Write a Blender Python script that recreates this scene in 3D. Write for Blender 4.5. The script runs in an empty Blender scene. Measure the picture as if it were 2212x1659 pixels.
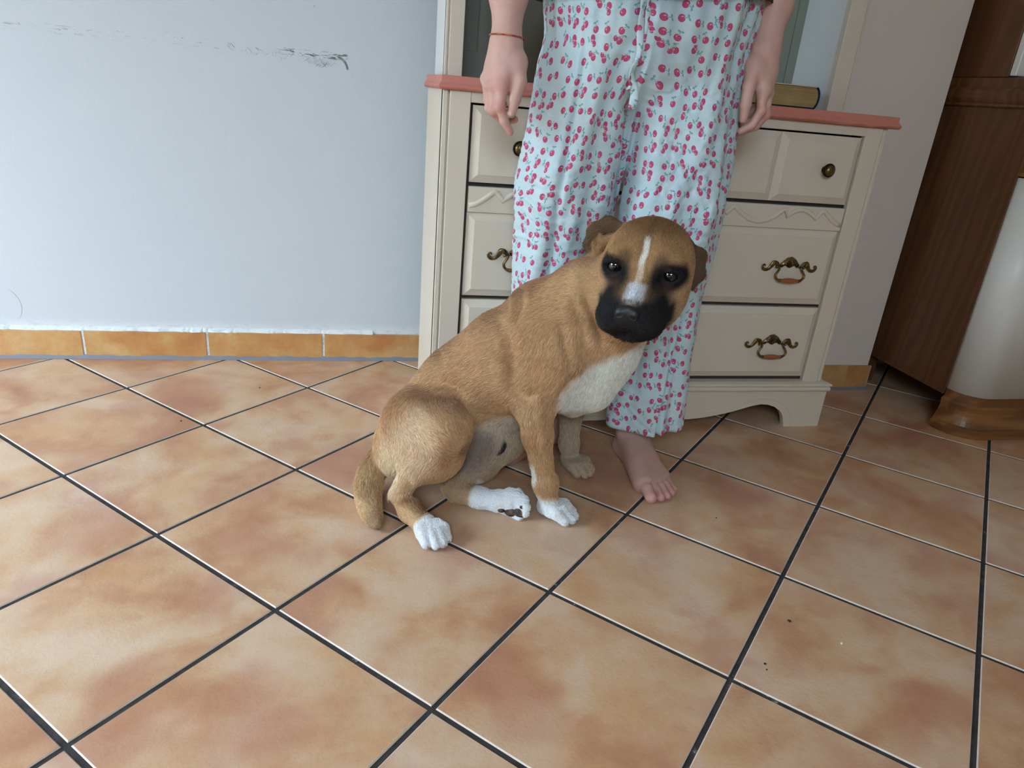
import bpy, bmesh, math, random
import numpy as np
from mathutils import Vector, Matrix
random.seed(7)
RS = np.random.RandomState(11)
PI = math.pi
sc = bpy.context.scene
COL = sc.collection

# ------------------------------------------------------------------ camera
cam_d = bpy.data.cameras.new('camera')
cam = bpy.data.objects.new('camera', cam_d)
COL.objects.link(cam)
sc.camera = cam
cam_d.sensor_width = 36.0
cam_d.sensor_fit = 'HORIZONTAL'
cam_d.lens = 1537.209 / 2212.0 * 36.0
cam_d.clip_start = 0.02
r_right = Vector((0.97583185, -0.20184987, 0.08371875))
r_down = Vector((-0.00102801, -0.38734845, -0.92193282))
r_fwd = Vector((0.21852035, 0.89956534, -0.37819446))
m = Matrix.Identity(4)
for i in range(3):
    m[i][0] = r_right[i]; m[i][1] = -r_down[i]; m[i][2] = -r_fwd[i]
m[0][3], m[1][3], m[2][3] = 0.59105883, -0.986569, 0.81695798
cam.matrix_world = m

# ------------------------------------------------------------------ light and exposure
sc.view_settings.view_transform = 'Standard'
sc.view_settings.look = 'None'
sc.view_settings.gamma = 1.0
sc.view_settings.use_curve_mapping = False
sc.view_settings.exposure = 0.0
# overcast sky outside the glazed doors
world = bpy.data.worlds.new('overcast_sky')
sc.world = world
world.use_nodes = True
wn = world.node_tree.nodes; wl = world.node_tree.links
wn.clear()
w_out = wn.new('ShaderNodeOutputWorld'); w_bg = wn.new('ShaderNodeBackground')
w_bg.inputs[0].default_value = (0.63, 0.82, 1.0, 1.0)
SKY = 48.0
# overcast: three times brighter overhead than at the horizon
w_tc = wn.new('ShaderNodeTexCoord'); w_sp = wn.new('ShaderNodeSeparateXYZ'); w_ma = wn.new('ShaderNodeMath')
w_ma.operation = 'MULTIPLY_ADD'; w_ma.inputs[1].default_value = SKY * 0.67; w_ma.inputs[2].default_value = SKY * 0.33; w_ma.use_clamp = False
wl.new(w_tc.outputs['Generated'], w_sp.inputs[0]); wl.new(w_sp.outputs[2], w_ma.inputs[0]); wl.new(w_ma.outputs[0], w_bg.inputs[1])
wl.new(w_bg.outputs[0], w_out.inputs[0])

ROOM = dict(u0=-1.75, u1=3.6, v0=-2.3, v1=1.16, h=2.55)
WIN_A = dict(a=-0.75, b=0.50, z0=0.05, z1=1.80)     # glazed door in the left wall, range along v
WIN_B = dict(a=-0.4, b=0.6, z0=1.35, z1=2.15)       # window in the wall behind the camera, range along u
def portal(name, loc, rot, sx, sy):
    d = bpy.data.lights.new(name, 'AREA'); d.shape = 'RECTANGLE'; d.size = sx; d.size_y = sy
    d.cycles.is_portal = True
    o = bpy.data.objects.new(name, d); COL.objects.link(o); o.location = loc; o.rotation_euler = rot
    return o
portal('daylight_left', (ROOM['u0'] - 0.02, (WIN_A['a'] + WIN_A['b']) / 2, (WIN_A['z0'] + WIN_A['z1']) / 2),
       (0, -PI / 2, 0), WIN_A['z1'] - WIN_A['z0'], WIN_A['b'] - WIN_A['a'])
portal('daylight_back', ((WIN_B['a'] + WIN_B['b']) / 2, ROOM['v0'] - 0.02, (WIN_B['z0'] + WIN_B['z1']) / 2),
       (PI / 2, 0, 0), WIN_B['b'] - WIN_B['a'], WIN_B['z1'] - WIN_B['z0'])

# ------------------------------------------------------------------ helpers
def link_obj(name, mesh, mat=None, parent=None):
    o = bpy.data.objects.new(name, mesh)
    COL.objects.link(o)
    if mat is not None: mesh.materials.append(mat)
    if parent is not None: o.parent = parent
    return o
def tag(o, label=None, cat=None, group=None, kind=None):
    if label: o['label'] = label
    if cat: o['category'] = cat
    if group: o['group'] = group
    if kind: o['kind'] = kind
    return o
def empty(name, loc=(0, 0, 0), rz=0.0):
    o = bpy.data.objects.new(name, None); COL.objects.link(o)
    o.location = loc; o.rotation_euler = (0, 0, rz); o.empty_display_size = 0.05
    return o
def from_bm(name, bm, mat, parent=None, smooth=False, loc=None):
    bmesh.ops.recalc_face_normals(bm, faces=bm.faces)
    me = bpy.data.meshes.new(name); bm.to_mesh(me); bm.free()
    if smooth:
        me.polygons.foreach_set('use_smooth', [True] * len(me.polygons))
    o = link_obj(name, me, mat, parent)
    if loc is not None: o.location = loc
    return o
def box(bm, x0, x1, y0, y1, z0, z1, bev=0.0, seg=2):
    r = bmesh.ops.create_cube(bm, size=1.0)
    vs = r['verts']
    for v in vs:
        v.co = Vector(((x0 + x1) / 2 + v.co.x * (x1 - x0), (y0 + y1) / 2 + v.co.y * (y1 - y0), (z0 + z1) / 2 + v.co.z * (z1 - z0)))
    if bev > 0:
        es = list({e for v in vs for e in v.link_edges})
        bmesh.ops.bevel(bm, geom=es, offset=bev, segments=seg, profile=0.5, affect='EDGES')
def poly_prism(bm, pts, axis, a0, a1):
    """extrude a closed 2-D outline along an axis ('x': pts are (y,z), 'y': (x,z), 'z': (x,y))"""
    def P(p, a):
        return {'x': (a, p[0], p[1]), 'y': (p[0], a, p[1]), 'z': (p[0], p[1], a)}[axis]
    v0 = [bm.verts.new(P(p, a0)) for p in pts]; v1 = [bm.verts.new(P(p, a1)) for p in pts]
    n = len(pts)
    for i in range(n):
        bm.faces.new((v0[i], v0[(i + 1) % n], v1[(i + 1) % n], v1[i]))
    bm.faces.new(v0[::-1]); bm.faces.new(v1)
    return v0, v1
def loft(bm, rings, close=True, cap=True):
    vs = [[bm.verts.new(p) for p in r] for r in rings]
    n = len(rings[0])
    for a, b in zip(vs[:-1], vs[1:]):
        for i in range(n if close else n - 1):
            j = (i + 1) % n
            bm.faces.new((a[i], a[j], b[j], b[i]))
    if cap and close:
        bm.faces.new(vs[0][::-1]); bm.faces.new(vs[-1])
    return vs
def lathe(bm, prof, center, axis='-y', n=28):
    """prof: list of (radius, distance along axis)"""
    c = Vector(center)
    rings = []
    for r, d in prof:
        ring = []
        for k in range(n):
            a = 2 * PI * k / n
            if axis == '-y': ring.append(c + Vector((r * math.cos(a), -d, r * math.sin(a))))
            elif axis == 'x': ring.append(c + Vector((d, r * math.cos(a), r * math.sin(a))))
            else: ring.append(c + Vector((r * math.cos(a), r * math.sin(a), d)))
        rings.append(ring)
    loft(bm, rings)
def tube(bm, pts, rad, n=10, flat=None, up=Vector((0, 1, 0))):
    """sweep a circle (or ellipse: flat = scale along 'up') along pts; rad number or list"""
    pts = [Vector(p) for p in pts]
    if not hasattr(rad, '__len__'): rad = [rad] * len(pts)
    rings = []
    for i, p in enumerate(pts):
        t = (pts[min(i + 1, len(pts) - 1)] - pts[max(i - 1, 0)]).normalized()
        s = t.cross(up)
        if s.length < 1e-4: s = t.cross(Vector((1, 0, 0)))
        s.normalize(); w = s.cross(t).normalized()
        f = 1.0 if flat is None else flat
        rings.append([p + s * (rad[i] * math.cos(2 * PI * k / n)) + w * (rad[i] * f * math.sin(2 * PI * k / n)) for k in range(n)])
    loft(bm, rings)
def smooth_path(pts, sub=6):
    """Catmull-Rom through pts"""
    P = [Vector(p) for p in pts]; out = []
    for i in range(len(P) - 1):
        p0 = P[max(i - 1, 0)]; p1 = P[i]; p2 = P[i + 1]; p3 = P[min(i + 2, len(P) - 1)]
        for k in range(sub):
            t = k / sub
            out.append(0.5 * ((2 * p1) + (p2 - p0) * t + (2 * p0 - 5 * p1 + 4 * p2 - p3) * t * t + (3 * p1 - p0 - 3 * p2 + p3) * t ** 3))
    out.append(P[-1])
    return out

# ------------------------------------------------------------------ node arithmetic
class S:
    """a shader socket with arithmetic"""
    def __init__(s, nt, out): s.nt = nt; s.o = out
    def _m(s, op, *a, clamp=False):
        n = s.nt.nodes.new('ShaderNodeMath'); n.operation = op; n.use_clamp = clamp
        for i, x in enumerate((s,) + a):
            if isinstance(x, S): s.nt.links.new(x.o, n.inputs[i])
            else: n.inputs[i].default_value = float(x)
        return S(s.nt, n.outputs[0])
    def __add__(s, b): return s._m('ADD', b)
    __radd__ = __add__
    def __sub__(s, b): return s._m('SUBTRACT', b)
    def __rsub__(s, b): return (s * -1.0) + b
    def __mul__(s, b): return s._m('MULTIPLY', b)
    __rmul__ = __mul__
    def __truediv__(s, b): return s._m('DIVIDE', b)
    def __pow__(s, b): return s._m('POWER', b)
    def __neg__(s): return s * -1.0
    def abs(s): return s._m('ABSOLUTE')
    def sin(s): return s._m('SINE')
    def cos(s): return s._m('COSINE')
    def sqrt(s): return s._m('SQRT')
    def floor(s): return s._m('FLOOR')
    def frac(s): return s._m('FRACT')
    def mn(s, b): return s._m('MINIMUM', b)
    def mx(s, b): return s._m('MAXIMUM', b)
    def clamp(s): return s._m('ADD', 0.0, clamp=True)
    def pingpong(s, b): return s._m('PINGPONG', b)
    def step(s, a, b):
        """smooth ramp 0..1 while the value goes a..b (a may exceed b)"""
        n = s.nt.nodes.new('ShaderNodeMapRange'); n.interpolation_type = 'SMOOTHSTEP'
        s.nt.links.new(s.o, n.inputs[0])
        if a < b: n.inputs[1].default_value = a; n.inputs[2].default_value = b; n.inputs[3].default_value = 0; n.inputs[4].default_value = 1
        else: n.inputs[1].default_value = b; n.inputs[2].default_value = a; n.inputs[3].default_value = 1; n.inputs[4].default_value = 0
        return S(s.nt, n.outputs[0])
class M:
    """a material under construction"""
    def __init__(s, name, rough=0.5, spec=0.5, metallic=0.0):
        s.mat = bpy.data.materials.new(name); s.mat.use_nodes = True
        s.nt = s.mat.node_tree; s.nt.nodes.clear()
        s.out = s.nt.nodes.new('ShaderNodeOutputMaterial'); s.b = s.nt.nodes.new('ShaderNodeBsdfPrincipled')
        s.nt.links.new(s.b.outputs[0], s.out.inputs[0])
        s.b.inputs['Roughness'].default_value = rough
        s.b.inputs['Specular IOR Level'].default_value = spec
        s.b.inputs['Metallic'].default_value = metallic
    def coord(s, kind='Object'):
        n = s.nt.nodes.new('ShaderNodeTexCoord'); return n.outputs[kind]
    def pos(s):
        n = s.nt.nodes.new('ShaderNodeNewGeometry'); return n.outputs['Position']
    def attr(s, name, out='Vector'):
        n = s.nt.nodes.new('ShaderNodeAttribute'); n.attribute_name = name; return n.outputs[out]
    def sep(s, vec):
        n = s.nt.nodes.new('ShaderNodeSeparateXYZ'); s.nt.links.new(vec, n.inputs[0])
        return [S(s.nt, n.outputs[i]) for i in range(3)]
    def comb(s, x, y, z=0.0):
        n = s.nt.nodes.new('ShaderNodeCombineXYZ')
        for i, c in enumerate((x, y, z)):
            if isinstance(c, S): s.nt.links.new(c.o, n.inputs[i])
            else: n.inputs[i].default_value = c
        return n.outputs[0]
    def noise(s, vec, scale, detail=4.0, rough=0.5, dist=0.0, col=False):
        n = s.nt.nodes.new('ShaderNodeTexNoise')
        if vec is not None: s.nt.links.new(vec, n.inputs['Vector'])
        n.inputs['Scale'].default_value = scale; n.inputs['Detail'].default_value = detail
        n.inputs['Roughness'].default_value = rough; n.inputs['Distortion'].default_value = dist
        return n.outputs['Color'] if col else S(s.nt, n.outputs[0])
    def rnd(s, vec):
        n = s.nt.nodes.new('ShaderNodeTexWhiteNoise'); n.noise_dimensions = '3D'; s.nt.links.new(vec, n.inputs[0])
        return S(s.nt, n.outputs[0])
    def vscale(s, vec, sx, sy, sz):
        n = s.nt.nodes.new('ShaderNodeVectorMath'); n.operation = 'MULTIPLY'; s.nt.links.new(vec, n.inputs[0])
        n.inputs[1].default_value = (sx, sy, sz); return n.outputs[0]
    def vadd(s, a, b):
        n = s.nt.nodes.new('ShaderNodeVectorMath'); n.operation = 'ADD'; s.nt.links.new(a, n.inputs[0]); s.nt.links.new(b, n.inputs[1]); return n.outputs[0]
    def mix(s, fac, a, b):
        n = s.nt.nodes.new('ShaderNodeMix'); n.data_type = 'RGBA'
        if isinstance(fac, S): s.nt.links.new(fac.o, n.inputs[0])
        else: n.inputs[0].default_value = fac
        for idx, c in ((6, a), (7, b)):
            if isinstance(c, (tuple, list)): n.inputs[idx].default_value = tuple(c[:3]) + (1.0,)
            else: s.nt.links.new(c, n.inputs[idx])
        return n.outputs[2]
    def ramp(s, fac, stops):
        n = s.nt.nodes.new('ShaderNodeValToRGB'); s.nt.links.new(fac.o, n.inputs[0])
        el = n.color_ramp.elements
        while len(el) < len(stops): el.new(0.5)
        for e, (p, c) in zip(el, stops): e.position = p; e.color = tuple(c[:3]) + (1.0,)
        return n.outputs[0]
    def base(s, c):
        if isinstance(c, (tuple, list)): s.b.inputs['Base Color'].default_value = tuple(c[:3]) + (1.0,)
        else: s.nt.links.new(c, s.b.inputs['Base Color'])
        return s
    def rough(s, r):
        if isinstance(r, S): s.nt.links.new(r.o, s.b.inputs['Roughness'])
        else: s.b.inputs['Roughness'].default_value = r
        return s
    def bump(s, h, strength=0.3, dist=0.01):
        n = s.nt.nodes.new('ShaderNodeBump'); n.inputs['Strength'].default_value = strength; n.inputs['Distance'].default_value = dist
        s.nt.links.new(h.o, n.inputs['Height']); s.nt.links.new(n.outputs[0], s.b.inputs['Normal']); return s
def lin(r, g, b):
    f = lambda c: (c / 255.0) / 12.92 if c / 255.0 <= 0.04045 else (((c / 255.0) + 0.055) / 1.055) ** 2.4
    return (f(r), f(g), f(b))
# ================================================================== the room
TS = 0.33
S2 = 2 ** -0.5
def mat_floor():
    m = M('terracotta_tiles', rough=0.42, spec=0.45)
    p = m.pos(); x, y, z = m.sep(p)
    gx = (x * S2 - y * S2) * (1 / TS)          # tile coordinates, grid laid at 45 degrees to the walls
    gy = (x * S2 + y * S2) * (1 / TS)
    ix, iy = gx.floor(), gy.floor()
    cell = m.comb(ix, iy, 3.0)
    r1 = m.rnd(cell); r2 = m.rnd(m.comb(iy, ix, 9.0)); r3 = m.rnd(m.comb(iy, ix, 17.0))
    off = m.comb(x + r1 * 11.0, y + r2 * 7.0, 0.0)
    n1 = m.noise(off, 4.2, 3.0, 0.5, 0.6); n2 = m.noise(off, 15.0, 6.0, 0.62, 0.4); n3 = m.noise(off, 120.0, 4.0, 0.65, 0.6)
    n4 = m.noise(m.comb(y + r1 * 5.0, x + r2 * 13.0, 2.0), 5.5, 3.0, 0.5, 0.3)
    f = (n1 * 0.72 + n2 * 0.26 + n3 * 0.07)
    c = m.ramp(f, [(0.36, lin(174, 120, 88)), (0.45, lin(192, 143, 107)), (0.53, lin(205, 165, 129)), (0.62, lin(214, 183, 154))])
    c = m.mix((n4 + n2 * 0.25).step(0.62, 0.80) * 0.48, c, lin(178, 118, 98))           # redder clouds
    c = m.mix((n4 - n2 * 0.2).step(0.34, 0.22) * 0.45, c, lin(204, 156, 106))             # yellow clouds
    c = m.mix(n3.step(0.60, 0.74) * 0.25, c, lin(150, 105, 80))
    c = m.mix((r3 - 0.5).abs() * 0.30, c, m.mix(r3.step(0.49, 0.51), lin(200, 142, 98), lin(194, 146, 124)))
    # distance to the tile edge in metres
    ex = (gx.frac() - 0.5).abs() * -TS + TS / 2
    ey = (gy.frac() - 0.5).abs() * -TS + TS / 2
    e = ex.mn(ey)
    edge = e.step(0.0063, 0.0050)
    ne = m.noise(p, 60.0, 3.0, 0.6)
    c = m.mix(edge * (ne * 0.7 + 0.42).clamp(), c, lin(222, 212, 200))                      # pale unglazed rim
    m.base(c)
    m.rough((n2 * 0.22 + 0.37 - edge * 0.0))
    m.bump(n1 * 0.2 + n2 * 0.5 + n3 * 0.45, 0.30, 0.004)
    return m.mat
def mat_grout(name, dark, light, thr):
    m = M(name, rough=0.85, spec=0.2)
    p = m.pos()
    n = m.noise(p, 45.0, 5.0, 0.7); n2 = m.noise(p, 9.0, 3.0, 0.6); n3 = m.noise(p, 260.0, 2.0, 0.5)
    c = m.mix(n.step(0.3, 0.7), dark, tuple(min(1, k * 2.0) for k in dark))
    c = m.mix((n * 0.5 + n2 * 0.5).step(thr, thr + 0.07) * n3.step(0.40, 0.52), c, light)
    m.base(c); m.bump(n, 0.4, 0.002)
    return m.mat
MT_FLOOR = mat_floor()
MT_GROUT = mat_grout('floor_grout', lin(50, 46, 44), lin(165, 165, 165), 0.585)
# the floor: one slab of grout with bevelled tiles let into it
bm = bmesh.new()
box(bm, ROOM['u0'] - 0.3, ROOM['u1'] + 0.3, ROOM['v0'] - 0.3, ROOM['v1'] + 0.2, -0.10, -0.0022)
for f in bm.faces: f.material_index = 1
gw = 0.0041
for i in range(-16, 16):
    for j in range(-16, 16):
        gx0, gx1 = i * TS + gw, (i + 1) * TS - gw
        gy0, gy1 = j * TS + gw, (j + 1) * TS - gw
        cxg, cyg = (gx0 + gx1) / 2, (gy0 + gy1) / 2
        cx, cy = (cxg + cyg) * S2, (cyg - cxg) * S2
        if cx < ROOM['u0'] - 0.3 or cx > ROOM['u1'] + 0.3 or cy < ROOM['v0'] - 0.3 or cy > ROOM['v1'] + 0.22: continue
        def W(a, b, z): return ((a + b) * S2, (b - a) * S2, z)
        b = 0.0016
        rings = [[W(gx0, gy0, -0.01), W(gx1, gy0, -0.01), W(gx1, gy1, -0.01), W(gx0, gy1, -0.01)],
                 [W(gx0, gy0, -b), W(gx1, gy0, -b), W(gx1, gy1, -b), W(gx0, gy1, -b)],
                 [W(gx0 + b, gy0 + b, 0), W(gx1 - b, gy0 + b, 0), W(gx1 - b, gy1 - b, 0), W(gx0 + b, gy1 - b, 0)]]
        vs = loft(bm, rings, cap=False)
        bm.faces.new(vs[-1])
# grid frame of the photograph: X axis = (u - v)/sqrt2 ; flip above matches that
fl = from_bm('floor', bm, MT_FLOOR); fl.data.materials.append(MT_GROUT)
tag(fl, kind='structure')

def mat_wall(name, col, scuffs=False):
    m = M(name, rough=0.75, spec=0.25)
    p = m.pos(); x, y, z = m.sep(p)
    n1 = m.noise(p, 3.0, 3.0); n2 = m.noise(p, 120.0, 3.0, 0.6); n3 = m.noise(p, 420.0, 2.0, 0.5)
    c = m.mix(n1.step(0.3, 0.7) * 0.10, col, tuple(k * 0.86 for k in col))
    if scuffs:
        def ell(cx, cz, rx, rz):
            a = (x - cx) / rx; b = (z - cz) / rz
            return (a * a + b * b).step(1.0, 0.15)
        # rows of dark rub marks left by furniture
        wb = m.noise(p, 22.0, 2.0, 0.5) * 0.012 - 0.006
        zz = z + wb
        st = m.noise(m.comb(x * 42.0, z * 210.0, 0.0), 1.0, 3.0, 0.6, 0.9)
        dg1 = m.noise(m.comb((x + z) * 34.0, (x - z) * 190.0, 5.0), 1.0, 3.0, 0.62, 0.8)
        dg2 = m.noise(m.comb((x - z) * 34.0, (x + z) * 190.0, 8.0), 1.0, 3.0, 0.62, 0.8)
        row = zz.step(0.856, 0.862) * zz.step(0.878, 0.872) * x.step(0.38, 0.44) * x.step(0.585, 0.575)
        mk = row * st.step(0.54, 0.60) * 0.85
        mk = mk.mx(ell(0.512, 0.850, 0.042, 0.018) * (dg1.mx(dg2)).step(0.54, 0.66) * 0.75)
        mk = mk.mx(ell(0.512, 0.846, 0.034, 0.014) * 0.10)
        ax_ = x - 0.545; az_ = z - 0.832
        arc = ((ax_ * ax_ + az_ * az_).sqrt() - 0.034 + wb * 0.3).abs().step(0.0042, 0.0016) * x.step(0.548, 0.556) * z.step(0.832, 0.838)
        mk = mk.mx(arc * dg2.step(0.36, 0.48) * 0.8)
        mk = mk.mx(ell(0.286, 0.868, 0.012, 0.014) * dg2.step(0.50, 0.60) * 0.7)
        mk = mk.mx(ell(0.335, 0.860, 0.035, 0.012) * dg2.step(0.56, 0.62) * 0.6)
        mk = mk.mx(ell(0.425, 0.853, 0.11, 0.016) * dg1.step(0.58, 0.66) * 0.55)
        mk = mk.mx(ell(-0.15, 0.866, 0.24, 0.014) * st.step(0.56, 0.66) * 0.40)
        mk = mk.mx(ell(0.13, 0.868, 0.22, 0.030) * st.step(0.63, 0.69) * 0.55)
        # a few thin scratches lower down
        for sx, sz, sr, a0, w_ in ((-0.37, 0.15, 0.060, 0, .0008),):
            bx_ = x - sx; bz_ = z - sz
            g_ = ((bx_ * bx_ + bz_ * bz_).sqrt() - sr).abs().step(w_ * 2.2, w_ * .6) * x.step(sx + sr * .5, sx + sr * .8) * (zz.step(sz - sr * .9, sz - sr * .2))
            mk = mk.mx(g_ * 0.4)
        fine = m.noise(p, 30.0, 4.0, 0.7, 0.5)
        mk = mk.mx(fine.step(0.715, 0.745) * 0.40)
        c = m.mix(mk, c, lin(70, 72, 76))
        lo = m.noise(m.vscale(p, 1, 1, 3), 40.0, 4.0, 0.7)
        c = m.mix(z.step(0.125, 0.085) * lo.step(0.35, 0.5) * 0.5, c, (0.86, 0.88, 0.88))
        curve = m.noise(p, 6.0, 2.0, 0.4, 0.2)
        m.bump(n2 * 0.5 + n3 * 0.25 + n1 * 0.8 + x.step(0.262, 0.266) * 0.12, 0.22, 0.003)
    else:
        m.bump(n2 * 0.5 + n3 * 0.25 + n1 * 0.8, 0.35, 0.004)
    m.base(c)
    return m.mat
WALLC = (0.60, 0.635, 0.655)
MT_WALL = mat_wall('white_wall_paint', WALLC, True)
MT_WALL2 = mat_wall('white_plaster', (0.80, 0.705, 0.62))
MT_ROOM = mat_wall('warm_white_plaster', (0.80, 0.71, 0.60))  # unseen walls tinted beige to warm the light they bounce
MT_CEIL = M('ceiling_paint', rough=0.9).base((0.80, 0.80, 0.78)).mat
def wall(name, mat, boxes):
    bm = bmesh.new()
    for b in boxes: box(bm, *b)
    return tag(from_bm(name, bm, mat), kind='structure')
R = ROOM; T = 0.25
wall('wall_back', MT_WALL, [(R['u0'] - T, R['u1'] + T, R['v1'], R['v1'] + T, -0.1, R['h'])])
wall('wall_pier', MT_WALL2, [(1.915, 2.252, 0.915, R['v1'] + 0.01, -0.05, R['h'])])
A = WIN_A
wall('wall_left', MT_ROOM, [(R['u0'] - T, R['u0'], R['v0'] - T, A['a'], -0.1, R['h']), (R['u0'] - T, R['u0'], A['b'], R['v1'], -0.1, R['h']),
                             (R['u0'] - T, R['u0'], A['a'], A['b'], A['z1'], R['h']), (R['u0'] - T, R['u0'], A['a'], A['b'], -0.1, A['z0'])])
B = WIN_B
wall('wall_front', MT_ROOM, [(R['u0'] - T, B['a'], R['v0'] - T, R['v0'], -0.1, R['h']), (B['b'], R['u1'] + T, R['v0'] - T, R['v0'], -0.1, R['h']),
                              (B['a'], B['b'], R['v0'] - T, R['v0'], B['z1'], R['h']), (B['a'], B['b'], R['v0'] - T, R['v0'], -0.1, B['z0'])])
wall('wall_right', MT_ROOM, [(R['u1'], R['u1'] + T, R['v0'] - T, R['v1'] + T, -0.1, R['h'])])
wall('ceiling', MT_CEIL, [(R['u0'] - T, R['u1'] + T, R['v0'] - T, R['v1'] + T, R['h'], R['h'] + 0.15)])
# frames of the two openings that let the daylight in
MT_FRAME = M('white_frame', rough=0.4).base((0.8, 0.8, 0.8)).mat
bm = bmesh.new()
fx = R['u0'] - 0.12
for a, b in ((A['a'], A['a'] + 0.06), (A['b'] - 0.06, A['b']), ((A['a'] + A['b']) / 2 - 0.05, (A['a'] + A['b']) / 2 + 0.05)):
    box(bm, fx - 0.03, fx + 0.03, a, b, A['z0'], A['z1'])
box(bm, fx - 0.03, fx + 0.03, A['a'], A['b'], A['z1'] - 0.06, A['z1']); box(bm, fx - 0.03, fx + 0.03, A['a'], A['b'], A['z0'], A['z0'] + 0.08)
tag(from_bm('window_1', bm, MT_FRAME), kind='structure')
bm = bmesh.new(); fy = R['v0'] - 0.12
for a, b in ((B['a'], B['a'] + 0.06), (B['b'] - 0.06, B['b']), ((B['a'] + B['b']) / 2 - 0.05, (B['a'] + B['b']) / 2 + 0.05)):
    box(bm, a, b, fy - 0.03, fy + 0.03, B['z0'], B['z1'])
box(bm, B['a'], B['b'], fy - 0.03, fy + 0.03, B['z1'] - 0.06, B['z1']); box(bm, B['a'], B['b'], fy - 0.03, fy + 0.03, B['z0'], B['z0'] + 0.06)
tag(from_bm('window_2', bm, MT_FRAME), kind='structure')
# the paved terrace outside the glazed doors
bm = bmesh.new(); box(bm, -14.0, R['u0'] - T, -12.0, 12.0, -0.25, -0.12)
tag(from_bm('trim_1', bm, M('terrace_stone', rough=0.9).base((0.10, 0.095, 0.09)).mat), kind='structure')

bm = bmesh.new(); box(bm, -8.4, -8.0, -12.0, 12.0, -0.12, 2.2)  # unseen slab added outside to block low sky, darkening the upper wall
tag(from_bm('sky_blocker', bm, M('sky_blocker_mat', rough=0.9).base((0.16, 0.15, 0.13)).mat), kind='structure')

# skirting of cut tiles with grey caulk at the floor
def mat_skirt():
    m = M('skirting_tiles', rough=0.40, spec=0.45)
    p = m.pos(); x, y, z = m.sep(p)
    ix = ((x - 0.169) / 0.334).floor()
    off = m.comb(x + ix * 3.7, y, z + ix * 1.3)
    n1 = m.noise(off, 8.0, 3.0, 0.5, 0.5); n2 = m.noise(off, 30.0, 5.0, 0.65); n3 = m.noise(off, 160.0, 3.0, 0.6)
    c = m.ramp(n1 * 0.6 + n2 * 0.35 + n3 * 0.05, [(0.38, lin(184, 124, 72)), (0.5, lin(196, 144, 88)), (0.62, lin(204, 164, 112))])
    m.base(c); m.bump(n2 * 0.6 + n3 * 0.4, 0.25, 0.003)
    return m.mat
MT_SKIRT = mat_skirt()
MT_CAULK = M('grey_caulk', rough=0.7).base(lin(122, 126, 134)).mat
MT_WGROUT = mat_grout('pale_skirting_grout', lin(176, 182, 188), lin(215, 218, 220), 0.5)
def skirting(name, u_list, v, ends=True):
    bm = bmesh.new()
    for a, b in zip(u_list[:-1], u_list[1:]):
        box(bm, a + 0.0032, b - 0.0032, v - 0.009, v + 0.001, 0.0, 0.084, bev=0.0012, seg=1)
    o = from_bm(name, bm, MT_SKIRT); tag(o, kind='structure')
    bm = bmesh.new()
    box(bm, u_list[0], u_list[-1] - 0.001, v - 0.0068, v + 0.001, 0.002, 0.0835)
    g = from_bm('tile_grout', bm, MT_WGROUT, parent=o)
    # uneven bead of caulk
    bm = bmesh.new(); n = int((u_list[-1] - u_list[0]) / 0.01)
    rings = []
    for k in range(n + 1):
        u = u_list[0] + (u_list[-1] - u_list[0]) * k / n
        h = 0.0115 + 0.0016 * math.sin(u * 37) + 0.0012 * math.sin(u * 113 + 1) + RS.uniform(-0.0006, 0.0006)
        rings.append([(u, v - 0.004, 0.0005), (u, v - 0.0155, 0.0005), (u, v - 0.0120, h * 0.55), (u, v - 0.0080, h)])
    loft(bm, rings)
    from_bm('caulk_bead', bm, MT_CAULK, parent=o)
us = [-1.501 + 0.334 * k for k in range(0, 8)]
skirting('baseboard_back', [R['u0'] + 0.001] + us + [1.171, 1.505, 1.839, 1.913], R['v1'])
skirting('baseboard_pier', [1.905, 2.262], 0.915)
# irregular paint edge above the skirting
bm = bmesh.new(); rings = []; n = 340
for k in range(n + 1):
    u = R['u0'] + 0.002 + (2.40) * k / n
    w = 0.0035 + 0.0012 * math.sin(u * 60) + RS.uniform(-0.0006, 0.0008) + (0.002 if 0.1 < u < 0.24 and k % 7 < 4 else 0)
    rings.append([(u, 1.161, 0.0835), (u, 1.1600 - w * 1.6, 0.0843), (u, 1.1600 - w, 0.0895), (u, 1.161, 0.098)])
loft(bm, rings)
o = from_bm('trim_2', bm, MT_WALL); tag(o, kind='structure')
# ================================================================== painted furniture
def mat_paint(name, col, wear=0.0, rough=0.45):
    m = M(name, rough=rough, spec=0.4)
    p = m.coord('Object'); n1 = m.noise(p, 5.0, 3.0); n2 = m.noise(m.vscale(p, 1, 1, 0.25), 60.0, 4.0, 0.6); n3 = m.noise(m.vscale(p, 0.3, 1, 1.4), 28.0, 5.0, 0.7, 0.6)
    c = m.mix(n1.step(0.3, 0.7) * 0.12, col, tuple(k * q for k, q in zip(col, (0.84, 0.82, 0.76))))
    if wear:
        c = m.mix((n3.step(0.725, 0.76)) * wear, c, lin(96, 78, 62))
    m.base(c); m.bump(n2, 0.12, 0.002)
    return m.mat
CREAM = lin(222, 209, 190)
MT_CREAM = mat_paint('cream_chalk_paint', CREAM, 0.75)
MT_CREAM2 = mat_paint('cream_paint_inside', lin(230, 232, 230), 0.1)
MT_BACKP = mat_paint('grey_green_boards', lin(138, 142, 128), 0.1, 0.6)
MT_GAPSHADE = M('gap_shade', rough=0.9).base(lin(66, 56, 52)).mat
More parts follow.
